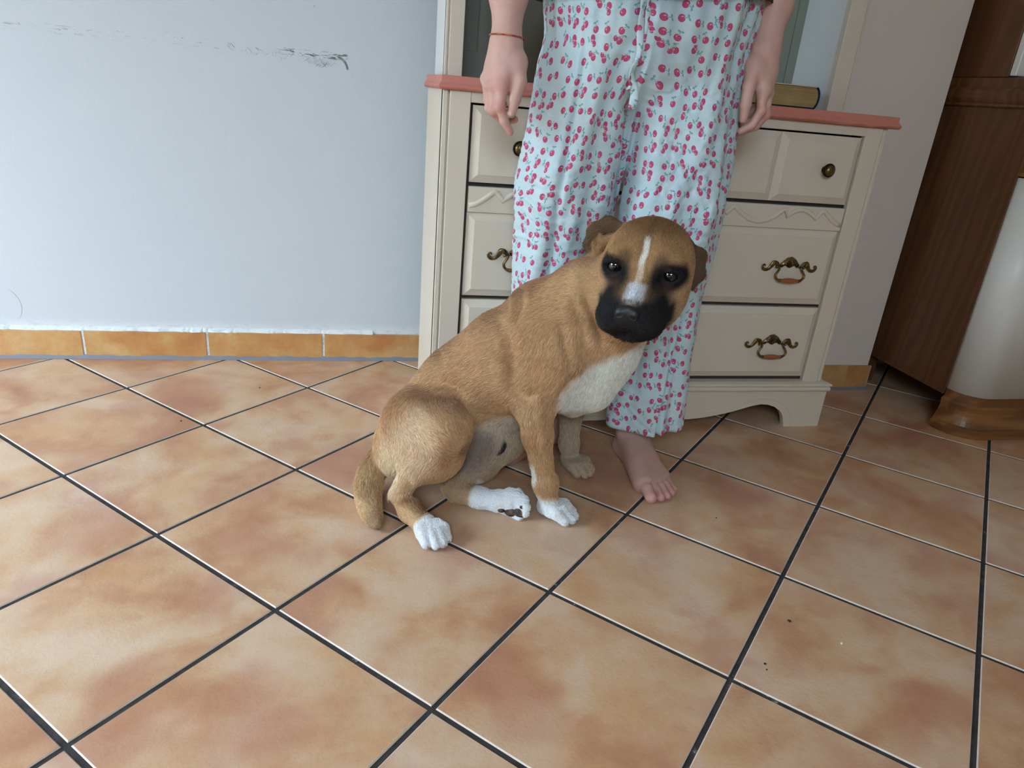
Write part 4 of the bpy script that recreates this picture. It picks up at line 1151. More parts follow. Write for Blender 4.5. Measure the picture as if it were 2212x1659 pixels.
# hair runs from the front of the body to the rear and down the legs
segs = []
for a, b, r in dv.segs:
    segs.append((a, b, r))
fix = [(J['ribs'], J['loin'], .09), (J['loin'], J['pelvis'], .08), (J['chest'], J['ribs'], .10)]
body_ids = [i for i, (a, b, r) in enumerate(segs) if (np.allclose(a, J['loin']) and np.allclose(b, J['ribs'])) or (np.allclose(a, J['pelvis']) and np.allclose(b, J['loin']))]
segs = [s_ for i, s_ in enumerate(segs) if i not in body_ids] + fix + [(v3(.74, .33, .20), v3(.68, .33, .04), .07), (v3(1.07, .29, .42), v3(1.03, .32, .22), .06)]
def make_fur(name, V, Fc, N, C, count, seed, parent, off):
    r = np.random.RandomState(seed)
    a, b, c, d = [V[Fc[:, i]] for i in range(4)]
    area = np.linalg.norm(np.cross(c - a, d - b), axis=1)
    fi = r.choice(len(Fc), count, p=area / area.sum())
    u = r.rand(count, 1); w = r.rand(count, 1)
    def lerp(Q): return (Q[Fc[fi, 0]] * (1 - u) + Q[Fc[fi, 1]] * u) * (1 - w) + (Q[Fc[fi, 3]] * (1 - u) + Q[Fc[fi, 2]] * u) * w
    P = lerp(V); Nn = lerp(N); Nn /= np.linalg.norm(Nn, axis=1)[:, None]; Cc = lerp(C)
    fl_ = flow_dirs(P, Nn, segs)
    side = np.cross(Nn, fl_)
    ang = r.normal(0, .16, (count, 1)) + vnoise(P, 70, 8)[:, None] * .22
    fl_ = fl_ * np.cos(ang) + side * np.sin(ang)
    q = P - H0; head = (np.linalg.norm(q, axis=1) < .15) & ((q @ F_) > -.07)
    paws = P[:, 2] < .045
    L = r.uniform(.008, .013, (count, 1)); L[head] *= .45; L[paws] *= .36
    ta_, _ = seg_d(P, (.66, .41, .06), (.63, .21, .02)); L[(ta_ < .04) & (P[:, 0] < .665)] *= 1.5
    eye = np.zeros(count, bool)
    for s in (-1, 1): eye |= np.linalg.norm(P - hp(s * .046, .064, .0065), axis=1) < .0120
    nose_ = np.linalg.norm(P - hp(0, .148, -.032), axis=1) < .020
    keep = ~(eye | nose_ | (P[:, 2] < .0035))
    P, Nn, Cc, fl_, L = P[keep], Nn[keep], Cc[keep], fl_[keep], L[keep]; k_ = keep.sum()
    lift = r.uniform(.10, .26, (k_, 1))
    p1 = P - Nn * .0004; p2 = P + fl_ * L * .5 + Nn * L * lift * .8; p3 = P + fl_ * L + Nn * L * lift * .9
    pts = np.stack([p1, p2, p3], 1) - off
    pts[:, :, 2] = np.maximum(pts[:, :, 2], .0008)
    rad = np.tile(np.array([.00028, .00024, .00005]), (k_, 1)) * r.uniform(.8, 1.25, (k_, 1))
    hc = bpy.data.hair_curves.new(name); hc.add_curves([3] * k_)
    hc.attributes['position'].data.foreach_set('vector', pts.astype(np.float32).ravel())
    ra = hc.attributes.get('radius') or hc.attributes.new('radius', 'FLOAT', 'POINT'); ra.data.foreach_set('value', rad.astype(np.float32).ravel())
    tone = r.normal(1.0, .20, (k_, 1)).clip(.5, 1.5)
    Cc = np.clip(Cc * tone, 0, 1)
    ca = hc.attributes.new('coat', 'FLOAT_COLOR', 'CURVE'); ca.data.foreach_set('color', np.concatenate([Cc, np.ones((k_, 1))], 1).astype(np.float32).ravel())
    o = bpy.data.objects.new(name, hc); COL.objects.link(o); o.parent = parent
    mf = M('dog_fur', rough=0.55, spec=0.25); mf.base(mf.attr('coat', 'Color')); hc.materials.append(mf.mat)
    return o
fur = make_fur('fur', DV_, DF_, DN_, DC_, 260000, 5, dog, OFFD)
tag(fur, kind='stuff')

# eyes, nose, claws, pads
def uv_ball(name, c, r, mat, parent, off, A=None, seg=24):
    bm = bmesh.new(); bmesh.ops.create_uvsphere(bm, u_segments=seg, v_segments=seg // 2, radius=1.0)
    r = (r, r, r) if not hasattr(r, '__len__') else r
    A = np.eye(3) if A is None else np.array(A)
    for v in bm.verts:
        q = v3(*v.co) * v3(*r); w = A.T @ q + v3(*c) - off; v.co = Vector(w)
    return from_bm(name, bm, mat, parent, True)
me_ = M('dog_eye', rough=0.06, spec=0.6); me_.b.inputs['Coat Weight'].default_value = 1.0; me_.b.inputs['Coat Roughness'].default_value = 0.03
q = me_.coord('Object'); me_.base(lin(24, 15, 10))
mp_ = M('dog_pupil', rough=0.05).base((0.004, 0.004, 0.005)).mat
for s in (-1, 1):
    e = uv_ball('eye', hp(s * .046, .0510, .0065), .0135, me_.mat, dog, OFFD)
    uv_ball('pupil', hp(s * .0455, .0602, .0068), (.0056, .0049, .0056), mp_, e, OFFD, HA)
mn_ = M('dog_nose', rough=0.42, spec=0.5); mn_.base(lin(26, 25, 28)); mn_.bump(mn_.noise(mn_.pos(), 500.0, 2.0), 0.5, 0.001)
nv = Vol(hp(0, .148, -.03) - .03, hp(0, .148, -.03) + .03, 0.0009)
nv.ell(hp(0, .144, -.030), (.0205, .011, .0150), .006, A=HA); nv.ell(hp(-.0105, .1475, -.031), (.0100, .008, .0105), .005, A=HA); nv.ell(hp(.0105, .1475, -.031), (.0100, .008, .0105), .005, A=HA)
for s in (-1, 1):
    nv.path([hp(s * .0075, .157, -.0300), hp(s * .0130, .153, -.0325)], [.0030, .0022], .002, sub=True)
nv.cone(hp(0, .158, -.034), hp(0, .154, -.046), .0010, .0010, .001, sub=True)
NV, NF = nv.mesh(1); np_mesh('nose', NV - OFFD, NF, mn_.mat, dog)
mc_ = M('claw_horn', rough=0.4).base(lin(170, 146, 136)).mat
for e, fw, up, s_ in claws:
    bm = bmesh.new(); c0 = e + fw * .003 + up * .001
    tube(bm, [c0, c0 + fw * .0055 - up * .0020, c0 + fw * .0085 - up * .0055], [.0026, .0020, .0007], 8)
    bmesh.ops.translate(bm, vec=Vector(-OFFD), verts=bm.verts)
    for v in bm.verts: v.co.z = max(v.co.z, 0.0006)
    from_bm('claw', bm, mc_, dog, True)
mpad = M('paw_pad', rough=0.7); mpad.base(mpad.mix(mpad.noise(mpad.pos(), 90.0, 3.0).step(.4, .6), lin(104, 82, 68), lin(44, 36, 34))); mpad.bump(mpad.noise(mpad.pos(), 500.0, 2.0), .5, .001)
# the upturned sole of the far hind foot shows its pads
pu = np.cross(sdF, fwF)
for (a, b, r) in ((.004, -.014, .0085), (.024, -.015, .0125), (.044, -.010, .0125), (.050, .007, .0090)):
    cc = v3(.896, .262, .026) + fwF * a + sdF * b * .9 - pu * (.0125 if a < .02 else .0075)
    uv_ball('pad', cc, (r * 1.15, r * .80, r * .66), mpad.mat, dog, OFFD, [fwF, sdF, pu], 16)
for c in ((1.004, .238, .0045), (1.104, .432, .0045), (.737, .186, .0045)):
    uv_ball('pad', c, (.018, .016, .0045), mpad.mat, dog, OFFD, None, 16)
# ================================================================== the person, standing behind the dog
def seq(*parts):
    out = [parts[0][0]]
    for a, b, h in parts:
        n = max(1, int(round((b - a) / h))); out += [a + (b - a) * k / n for k in range(1, n + 1)]
    return np.array(out)
pv = Vol(axes=[seq((.80, .93, .0018), (.93, 1.20, .0024), (1.20, 1.44, .0018)), seq((.25, .52, .0020), (.52, .72, .004)),
               seq((-.008, .085, .0016), (.085, .73, .008), (.73, .95, .0018), (.95, 1.80, .006))], h=.0024)
P3 = v3
# hips, trunk, neck, head
pv.path([P3(1.255, .47, .90), P3(1.258, .462, .50), P3(1.262, .480, .30), P3(1.263, .485, .115)], [.068, .052, .048, .034], .02)
pv.cone((1.263, .485, .115), (1.263, .482, .070), .0335, .0325, .015)
pv.path([P3(1.065, .49, .90), P3(1.050, .52, .50), P3(1.065, .555, .30), P3(1.078, .575, .115)], [.068, .052, .048, .034], .02)
pv.cone((1.078, .575, .115), (1.078, .575, .070), .0335, .0325, .015)
pv.ell((1.158, .490, .98), (.150, .090, .12), .03)
pv.ell((1.158, .485, 1.20), (.140, .092, .20), .04)
pv.ell((1.158, .490, 1.36), (.165, .095, .10), .05)
pv.cone((1.158, .495, 1.42), (1.158, .490, 1.50), .055, .050, .03)
pv.ell((1.158, .480, 1.615), (.074, .094, .105), .02); pv.ell((1.158, .455, 1.56), (.052, .068, .060), .03)
pv.cone((1.158, .392, 1.615), (1.158, .376, 1.588), .009, .013, .012)                  # nose
pv.cone((1.140, .400, 1.555), (1.176, .400, 1.555), .008, .008, .008)                     # lips
for s in (-1, 1):
    pv.ell((1.158 + s * .030, .396, 1.622), (.014, .010, .009), .010, sub=True)
    pv.ell((1.158 + s * .076, .482, 1.612), (.010, .018, .030), .008)
# arms
pv.path([P3(1.00, .490, 1.40), P3(.925, .490, 1.37), P3(.880, .485, 1.19), P3(.868, .472, 1.10), P3(.869, .455, .985), P3(.8665, .433, .908)], [.055, .052, .041, .038, .0335, .0255], .02, flat=((0, 1, 0), .95))
pv.path([P3(1.316, .490, 1.40), P3(1.391, .490, 1.37), P3(1.405, .485, 1.19), P3(1.402, .472, 1.12), P3(1.400, .455, 1.02), P3(1.393, .440, .945)], [.055, .052, .041, .038, .0335, .0255], .02, flat=((0, 1, 0), .95))
def hand(W_, mcp, fingers, thumb, palm_n):
    """W_ wrist, mcp four knuckles (index..little), fingers: joint lists, thumb joints, palm_n normal of the back"""
    pn = v3(*palm_n); pn /= np.linalg.norm(pn)
    mid = (mcp[1] + mcp[2]) / 2
    for i, q in enumerate(mcp):
        wb = W_ + (q - mid) * .55 + (mid - W_) * .12
        pv.cone(wb, q, .0150, .0118, .016, flow=False)
        pv.ell(q + pn * .0030, (.0098, .0098, .0100), .006)          # knuckle
    pv.cone(W_, (W_ * .45 + mid * .55), .0225, .0190, .02)
    rad = [(.0105, .0092, .0082, .0066), (.0108, .0095, .0084, .0068), (.0102, .0090, .0080, .0064), (.0090, .0080, .0072, .0058)]
    for i, f in enumerate(fingers):
        pts = [mcp[i]] + f; r = rad[i]
        for j in range(len(pts) - 1): pv.cone(pts[j], pts[j + 1], r[j] if j else .0112, r[j + 1] if j + 1 < 4 else r[3], .0035)
        pv.ell(f[0] + pn * .0015, (r[1] * 1.06,) * 3, .003)
    pv.cone(W_ * .75 + thumb[0] * .25, thumb[0], .018, .0165, .016)
    pv.cone(thumb[0], thumb[1], .0165, .0128, .010); pv.cone(thumb[1], thumb[2], .0120, .0110, .004); pv.cone(thumb[2], thumb[3], .0108, .0082, .003)
    pv.cone(thumb[0], mcp[0], .012, .009, .018)                    # web of the thumb
nails = []
RW = P3(.866, .431, .903)
hand(RW, [P3(.859, .404, .828), P3(.845, .416, .824), P3(.840, .434, .828), P3(.839, .452, .836)],
     [[P3(.857, .397, .789), P3(.867, .398, .766), P3(.8805, .400, .7475)],
      [P3(.848, .411, .782), P3(.868, .421, .7655), P3(.8925, .424, .7690)],
      [P3(.845, .434, .786), P3(.866, .446, .772), P3(.885, .444, .782)],
      [P3(.844, .455, .798), P3(.862, .464, .786), P3(.878, .460, .794)]],
     [P3(.886, .416, .868), P3(.8915, .401, .836), P3(.8835, .395, .806), P3(.8790, .396, .780)], (-.80, -.55, .1))
nails.append((P3(.8775, .3885, .783), P3(-.05, -.98, .2), P3(-.10, .05, -.99), .0062, .0072))
LW = P3(1.392, .440, .943)
hand(LW, [P3(1.388, .412, .862), P3(1.404, .421, .858), P3(1.412, .438, .862), P3(1.413, .456, .870)],
     [[P3(1.387, .402, .824), P3(1.375, .404, .797), P3(1.357, .412, .783)],
      [P3(1.405, .414, .818), P3(1.394, .424, .794), P3(1.371, .432, .782)],
      [P3(1.412, .436, .822), P3(1.396, .446, .802), P3(1.376, .448, .796)],
      [P3(1.411, .457, .834), P3(1.396, .464, .816), P3(1.380, .462, .812)]],
     [P3(1.366, .424, .904), P3(1.353, .406, .866), P3(1.350, .400, .832), P3(1.352, .402, .806)], (.80, -.55, .1))
# feet
def foot(heel, ball, toes, mtps, ank, side):
    heel, ball, ank = v3(*heel), v3(*ball), v3(*ank)
    fw = ball - heel; fw[2] = 0; fw /= np.linalg.norm(fw); rt = np.cross(fw, UP)
    pv.ell(heel + UP * .026, (.030, .030, .028), .012); pv.cone(heel + UP * .030, ank, .029, .031, .02)
    pv.cone(heel + UP * .020, ball + UP * .016, .027, .018, .02)
    q0 = v3(*mtps[0]); pv.cone(ank - UP * .030 + fw * .012, q0 + UP * .002, .031, .0175, .02); pv.cone(heel + UP * .026 + fw * .012, q0, .0285, .0165, .02)
    for i, q in enumerate(mtps):
        q = v3(*q); r = (.0170, .0135, .0125, .0120, .0125)[i]
        pv.cone(ank - UP * .022 + rt * (i - 1.5) * -.0035 * side + fw * .02, q, .0235, r, .016)
        pv.cone(heel + UP * .016 + fw * .05, q, .018, r, .016)
        t = v3(*toes[i]); r2 = (.0125, .0092, .0086, .0082, .0080)[i]; md = (q + t) / 2 + UP * (.004 if i else .003)
        pv.cone(q, md, r * (1.0 if i == 0 else .78), r2 * (1.12 if i == 0 else .90), .0035); pv.cone(md, t, r2 * (1.12 if i == 0 else .90), r2, .003)
        pv.ell(t - fw * .002 + UP * .000, (r2 * 1.08, r2 * 1.12, r2), .003)
        d_ = (t - md); d_ /= np.linalg.norm(d_)
        nails.append((t + UP * r2 * .86 + fw * .001 * (1 if i else 2), UP * .93 + fw * .36, d_ * .9 + fw * .3, (.0078, .0048, .0043, .0039, .0034)[i], (.0078, .0042, .0038, .0034, .0030)[i]))
    pv.ell(ank + rt * .030 * 1 - UP * .006, (.010, .012, .012), .015); pv.ell(ank - rt * .030 - UP * .001, (.010, .012, .012), .015)
foot((1.264, .503, 0), (1.262, .345, 0), [(1.2375, .275, .0125), (1.262, .277, .0105), (1.2805, .284, .010), (1.2965, .296, .0095), (1.3095, .313, .009)],
     [(1.2385, .328, .0175), (1.262, .336, .0150), (1.279, .344, .0145), (1.293, .354, .014), (1.304, .367, .0135)], (1.263, .482, .078), 1)
Rm = Matrix.Rotation(math.radians(-58), 3, 'Z')
def rf(p):
    d_ = Vector((-(p[0] - 1.264), p[1] - .503, p[2])); d_ = Rm @ d_; return (1.092 + d_.x, .590 + d_.y, d_.z)
foot(rf((1.264, .503, 0)), rf((1.262, .345, 0)), [rf(q) for q in [(1.2375, .275, .0125), (1.262, .277, .0105), (1.2805, .284, .010), (1.2965, .296, .0095), (1.3095, .313, .009)]],
     [rf(q) for q in [(1.2385, .328, .0175), (1.262, .336, .0150), (1.279, .344, .0145), (1.293, .354, .014), (1.304, .367, .0135)]], rf((1.263, .482, .078)), -1)
PV, PF = pv.mesh(1)
PV[:, 2] = np.maximum(PV[:, 2], 0.0005)
person = empty('person', (1.16, .48, 0)); OFFP = v3(1.16, .48, 0)
tag(person, 'barefoot person in cherry print pyjama trousers standing behind the dog, arms hanging down', 'person')
def mat_skin():
    m = M('skin', rough=0.5, spec=0.35)
    c = m.attr('tone', 'Color'); p = m.pos()
    n = m.noise(p, 35.0, 4.0, 0.6); n2 = m.noise(p, 260.0, 3.0, 0.6); n3 = m.noise(p, 90.0, 1.0)
    c = m.mix(n.step(0.45, 0.75) * 0.30, c, lin(194, 136, 124)); c = m.mix(n.step(0.45, 0.2) * 0.2, c, lin(222, 188, 170))
    m.base(c); m.bump(n2 * 0.5 + n * 0.5, 0.25, 0.0015)
    m.b.inputs['Subsurface Weight'].default_value = 0.06; m.b.inputs['Subsurface Radius'].default_value = (1.0, 0.35, 0.2); m.b.inputs['Subsurface Scale'].default_value = 0.006
    return m.mat
PN = vnormals(PV, PF)
TC = np.tile(np.array(lin(210, 168, 153)), (len(PV), 1))
def near(P, pts, r0, r1):
    w = np.zeros(len(P))
    for q in pts: w = np.maximum(w, smst(np.linalg.norm(P - v3(*q), axis=1), r1, r0))
    return w
TC = mixc(TC, lin(202, 134, 126), near(PV, [(.857, .397, .789), (.848, .411, .782), (.859, .400, .828), (.845, .412, .826), (.8805, .400, .748), (.8925, .424, .769), (1.387, .402, .824), (1.405, .414, .818)], .006, .022) * .6)
TC = mixc(TC, lin(208, 138, 132), near(PV, [(1.2375, .275, .0125), (1.262, .277, .0105), (1.2805, .284, .010), (1.2965, .296, .0095), (1.3095, .313, .009), (1.2385, .328, .0175), (1.263, .482, .05)], .008, .03) * .6)
TC = mixc(TC, lin(150, 100, 84), near(PV, [(.8665, .4215, .853), (.8745, .4235, .968)], .0010, .0022))
pb = np_mesh('body', PV - OFFP, PF, mat_skin(), person); set_color(pb.data, 'tone', TC)
mnail = M('nail', rough=0.3, spec=0.5).base(lin(226, 178, 166)).mat
for c, n_, d_, w_, l_ in nails:
    n_ = n_ / np.linalg.norm(n_); d_ = d_ - n_ * (d_ @ n_); d_ /= np.linalg.norm(d_); s_ = np.cross(n_, d_)
    bm = bmesh.new(); rings = []
    for i in range(9):
        a = -1 + 2 * i / 8; ring = []
        for j in range(7):
            b = -1 + 2 * j / 6
            rr = w_ * (1 - .18 * max(0, -b) ** 2); ln_ = l_ * (1 - .25 * a * a)
            ring.append(Vector(c + s_ * rr * a + d_ * ln_ * b - n_ * (w_ * .38 * a * a + l_ * .12 * b * b) - OFFP))
        rings.append(ring)
    vs = [[bm.verts.new(q) for q in r] for r in rings]
    for i in range(8):
        for j in range(6): bm.faces.new((vs[i][j], vs[i + 1][j], vs[i + 1][j + 1], vs[i][j + 1]))
    o = from_bm('nail', bm, mnail, person, True); md_ = o.modifiers.new('thick', 'SOLIDIFY'); md_.thickness = .0008; md_.offset = 0
# hair and eyes, above the frame
bm = bmesh.new()
hv = Vol((1.06, .36, 1.44), (1.26, .62, 1.75), .006); hv.ell((1.158, .500, 1.640), (.084, .098, .098), .02); hv.cone((1.158, .545, 1.62), (1.158, .560, 1.47), .07, .06, .03)
hv.ell((1.158, .400, 1.575), (.066, .060, .088), .01, sub=True)
HVv, HVf = hv.mesh(2); np_mesh('hair', HVv - OFFP, HVf, M('brown_hair', rough=.5).base(lin(84, 60, 44)).mat, person)

# ---- trousers
def legc(z):
    """centres (u, v) of the two trouser legs at height z"""
    zz = [.05, .35, .62, .86, 1.1]
    L_ = np.stack([np.interp(z, zz, [1.281, 1.264, 1.256, 1.262, 1.262]), np.interp(z, zz, [.462, .456, .455, .478, .485])], -1)
    R_ = np.stack([np.interp(z, zz, [1.040, 1.032, 1.038, 1.052, 1.055]), np.interp(z, zz, [.556, .536, .505, .482, .485])], -1)
    return L_, R_
tv = Vol((.88, .32, .05), (1.44, .68, 1.09), .0036)
def LP(i, z): q = legc(np.array(z))[i]; return P3(q[0], q[1], z)
for i, rr in ((0, [.090, .088, .103, .113]), (1, [.078, .088, .106, .108])):
    zs = [.05, .35, .62, .86]
    for a in range(3): tv.cone(LP(i, zs[a]), LP(i, zs[a + 1]), rr[a], rr[a + 1], .012, flat=((0, 1, 0), .80))
tv.path([P3(1.123, .360, .805), P3(1.126, .366, .72), P3(1.130, .374, .60), P3(1.134, .384, .45), P3(1.145, .390, .20)], [.004, .007, .009, .014, .022], .010, sub=True)
tv.ell((1.160, .484, .965), (.208, .128, .150), .03)
tv.cone((1.055, .484, 1.04), (1.262, .484, 1.04), .106, .106, .05, flat=((0, 1, 0), .98))
TV, TF = tv.mesh(3)
# drop the closed caps, leaving open hems and waist
TNn = vnormals(TV, TF)
def side_of(P): return P[:, 0] > 1.142 - .02 * smst(P[:, 2], .6, .8)
isL = side_of(TV)
Lc, Rc = legc(TV[:, 2]); cc = np.where(isL[:, None], Lc, Rc)
th_ = np.arctan2(TV[:, 0] - cc[:, 0], -(TV[:, 1] - cc[:, 1]))     # 0 facing the room, +/- pi at the back
th_ = np.where(isL, th_, th_)
z_c = TV[:, 2]; s_c = th_ * .112; rr_ = np.interp(z_c, [.1, .6, .9, 1.05], [.104, .118, .140, .150])
sL_ = np.arctan2(TV[:, 0] - Lc[:, 0], -(TV[:, 1] - Lc[:, 1])) * rr_ + 1.37; sR_ = np.arctan2(TV[:, 0] - Rc[:, 0], -(TV[:, 1] - Rc[:, 1])) * rr_
Q2 = np.stack([s_c + isL * 3.0, z_c * .16 + .012 * np.sin(z_c * 9), isL * 1.0], 1)
f1 = vnoise(Q2, 44, 21); f2 = vnoise(Q2, 100, 22); Q3 = np.stack([s_c * .5 + z_c * .9 + isL * 2, z_c * .9 - s_c * .3, isL * 1.0], 1)
f3 = vnoise(Q3, 85, 23); f4 = vnoise(np.stack([s_c * .55 - z_c * 1.1, z_c * .5 + s_c, isL * 2.0], 1), 150, 24)
gath = np.sin(th_ * 19 + 2 * np.sin(z_c * 11)) * smst(z_c, .78, 1.0)
frt = .35 + .65 * smst(np.cos(th_), -.1, .5)
disp = .0115 * np.clip(f1, -1.6, 1.0) * (.6 + .4 * smst(z_c, .9, .3)) + .0030 * f2 - (.0018 * np.abs(f3) + .0009 * np.abs(f4)) * frt + .0022 * gath
# the deep fold down the outside of the left leg
s0 = .040 - .050 * smst(z_c, .42, .10)
fold = isL * smst(z_c, .58, .40)
disp = disp - fold * .015 * np.exp(-((s_c - s0 - .012) / .007) ** 2) + fold * .006 * np.exp(-((s_c - s0 + .004) / .008) ** 2)
s1 = -.055; disp = disp - (~isL) * .008 * np.exp(-((s_c - s1) / .010) ** 2) * smst(z_c, .3, .5)
# creases fanning from the crotch over the left thigh
fan = isL * smst(z_c, .55, .66) * smst(z_c, .93, .84) * smst(s_c, .10, .02) * smst(s_c, -.14, -.10)
disp = disp - fan * .0026 * np.clip(f4 * 1.2, 0, 1) * np.abs(np.sin((z_c - s_c * .75) * 120 + 2.6 * np.sin(s_c * 22 + z_c * 17))) ** 2
wr = smst(z_c, .78, .70) * smst(z_c, .44, .52) * (~isL); disp = disp - wr * .0016 * np.abs(np.sin((z_c + s_c * .25) * 210 + 2 * np.sin(s_c * 40 + z_c * 30))) ** 2
# centre seam sinks between the legs
midg = np.exp(-((TV[:, 0] - (1.142 - .02 * smst(z_c, .6, .8))) / .007) ** 2) * (TV[:, 1] < .50) * smst(z_c, .86, .78)
disp *= smst(np.abs(TV[:, 0] - 1.14), .0, .02) * .9 + .1
TV2 = TV + TNn * disp[:, None]; TV2[:, 1] += .020 * midg
cut_z = .112 + .055 * (TV2[:, 1] - .42) + .004 * np.sin(th_ * 2 + 1) + .010 * (~isL)
top_z = 1.035
keepv = (TV2[:, 2] > cut_z) & (TV2[:, 2] < top_z)
kf = keepv[TF].all(1)
edge_v = np.zeros(len(TV2), bool); edge_v[TF[~kf].ravel()] = True
used = np.unique(TF[kf]); mp = np.full(len(TV2), -1); mp[used] = np.arange(len(used))
TV3 = TV2[used].copy(); TF3 = mp[TF[kf]]
cz3 = cut_z[used]; low = edge_v[used] & (TV3[:, 2] < .3); TV3[low, 2] = cz3[low] - .001
# the cloth rests against the dog's shoulder and does not pass through it
from mathutils import kdtree
kd = kdtree.KDTree(len(DV_))
for i_, q in enumerate(DV_): kd.insert(q, i_)
kd.balance()
for i_ in np.where((TV3[:, 2] < .62) & (TV3[:, 1] < .52) & (TV3[:, 0] < 1.22))[0]:
    for _ in range(3):
        co, j_, dist = kd.find(TV3[i_])
        if dist > .05: break
        s_ = float((TV3[i_] - DV_[j_]) @ DN_[j_])
        if s_ >= .004: break
        TV3[i_] += DN_[j_] * (.0045 - s_)
def mat_cherry():
    m = M('cherry_print_viscose', rough=0.8, spec=0.15)
    uv = m.attr('cloth', 'Vector')
    aqua = m.mix(m.noise(m.vscale(uv, 1, 1, 0), 14.0, 2.0).step(.3, .7), lin(221, 241, 244), lin(212, 235, 240))
    col = aqua
    def motif(cell, off, seed):
        nonlocal col
        n = m.nt.nodes.new('ShaderNodeTexVoronoi'); n.voronoi_dimensions = '2D'; n.feature = 'F1'
        n.inputs['Scale'].default_value = 1.0 / cell; n.inputs['Randomness'].default_value = 0.62
        o = m.vadd(uv, m.comb(off[0], off[1], 0.0)); m.nt.links.new(o, n.inputs['Vector'])
        px_, py_, _ = m.sep(o); qx, qy, _ = m.sep(n.outputs['Position']); rc = m.sep(n.outputs['Color'])
        dx = px_ - qx; dy = py_ - qy
        a = (rc[0] - 0.5) * 4.4; ca, sa = a.cos(), a.sin()
        x = dx * ca - dy * sa; y = dx * sa + dy * ca
        pair = rc[1].step(0.60, 0.61)
        def fruit(cx, cy, r, gate=None):
            nonlocal col
            ex = x - cx; ey = y - cy
            notch = (ex.abs() * -1.0 + .0022).mx(0.0) * 0.9 * ey.step(0.0, 0.003)
            d = (ex * ex * 0.92 + ey * ey * 1.10).sqrt() + notch
            g = d.step(r + .0004, r - .0004)
            g = g if gate is None else g * gate
            halo = d.step(r + .0016, r + .0007); halo = halo if gate is None else halo * gate
            col = m.mix(halo * .55, col, lin(232, 216, 226))
            rim = d.step(r - .0013, r - .0004)
            fr = m.mix(rim * .8, lin(214, 92, 132), lin(176, 56, 98))
            hx = ex + r * .38; hy = ey - r * .28
            hl = (hx * hx * 5.0 + hy * hy).sqrt().step(r * .42, r * .30)
            fr = m.mix(hl * .85, fr, lin(240, 206, 218))
            col = m.mix(g, col, fr)
        def line(x0, y0, x1, y1, w, gate=None, c=lin(120, 176, 178)):
            nonlocal col
            L2 = (x1 - x0) ** 2 + (y1 - y0) ** 2
            t = (((x - x0) * (x1 - x0) + (y - y0) * (y1 - y0)) / L2).clamp()
            ex = x - x0 - t * (x1 - x0); ey = y - y0 - t * (y1 - y0)
            d = (ex * ex + ey * ey).sqrt() - w * 1.0 * ((t - .5).abs() * -1.6 + 1.0) if w > .0008 else (ex * ex + ey * ey).sqrt() - w
            g = d.step(.0003, -.0003); g = g if gate is None else g * gate
            col = m.mix(g * .9, col, c)
        line(.000, .0035, .0015, .0098, .00065); line(-.0046, .0096, .0015, .0098, .0020); line(.0015, .0098, .0074, .0110, .0019)
        line(-.0078, .0015, .0005, .0095, .00055, pair)
        fruit(.0, -.0018, .0063); fruit(-.0098, -.0032, .0050, pair)
    motif(.0282, (.0, .0), 1)
    m.base(col)
    w = m.noise(m.vscale(uv, 1, 1, 0), 1100.0, 2.0, 0.5); w2 = m.noise(m.vscale(uv, 1.0, 2.8, 0), 38.0, 6.0, 0.65, 1.6)
    m.bump(w * 0.12 + (w2 - 0.5).abs() * 2.2, 0.42, 0.004)
    m.b.inputs['Sheen Weight'].default_value = 0.15
    # thin cloth lets a little light through
    tr = m.nt.nodes.new('ShaderNodeBsdfTranslucent'); mx_ = m.nt.nodes.new('ShaderNodeMixShader'); mx_.inputs[0].default_value = 0.12
    m.nt.links.new(col, tr.inputs[0]); m.nt.links.new(m.b.outputs[0], mx_.inputs[1]); m.nt.links.new(tr.outputs[0], mx_.inputs[2]); m.nt.links.new(mx_.outputs[0], m.out.inputs[0])
    return m.mat
MT_CHERRY = mat_cherry()
tr_o = np_mesh('trousers', TV3 - OFFP, TF3, MT_CHERRY, person)
def set_vec(me, name, Vv):
    a = me.attributes.new(name, 'FLOAT_VECTOR', 'POINT'); a.data.foreach_set('vector', Vv.astype(np.float32).ravel())
warp = .004 * vnoise(TV, 18, 31)
fL = isL[used][TF3].mean(1) >= .5; bk = (np.abs(th_[used])[TF3].max(1) > 2.6)
fl4 = np.repeat(fL, 4); vi = TF3.ravel(); wu = warp[used]
cs = np.where(fl4, sL_[used][vi], sR_[used][vi]) + wu[vi]
at_ = tr_o.data.attributes.new('cloth', 'FLOAT_VECTOR', 'CORNER')
if len(tr_o.data.loops) == len(vi): at_.data.foreach_set('vector', np.stack([cs, z_c[used][vi] + wu[vi] * .5, 0 * cs], 1).astype(np.float32).ravel())
md_ = tr_o.modifiers.new('thick', 'SOLIDIFY'); md_.thickness = .0009; md_.offset = -1
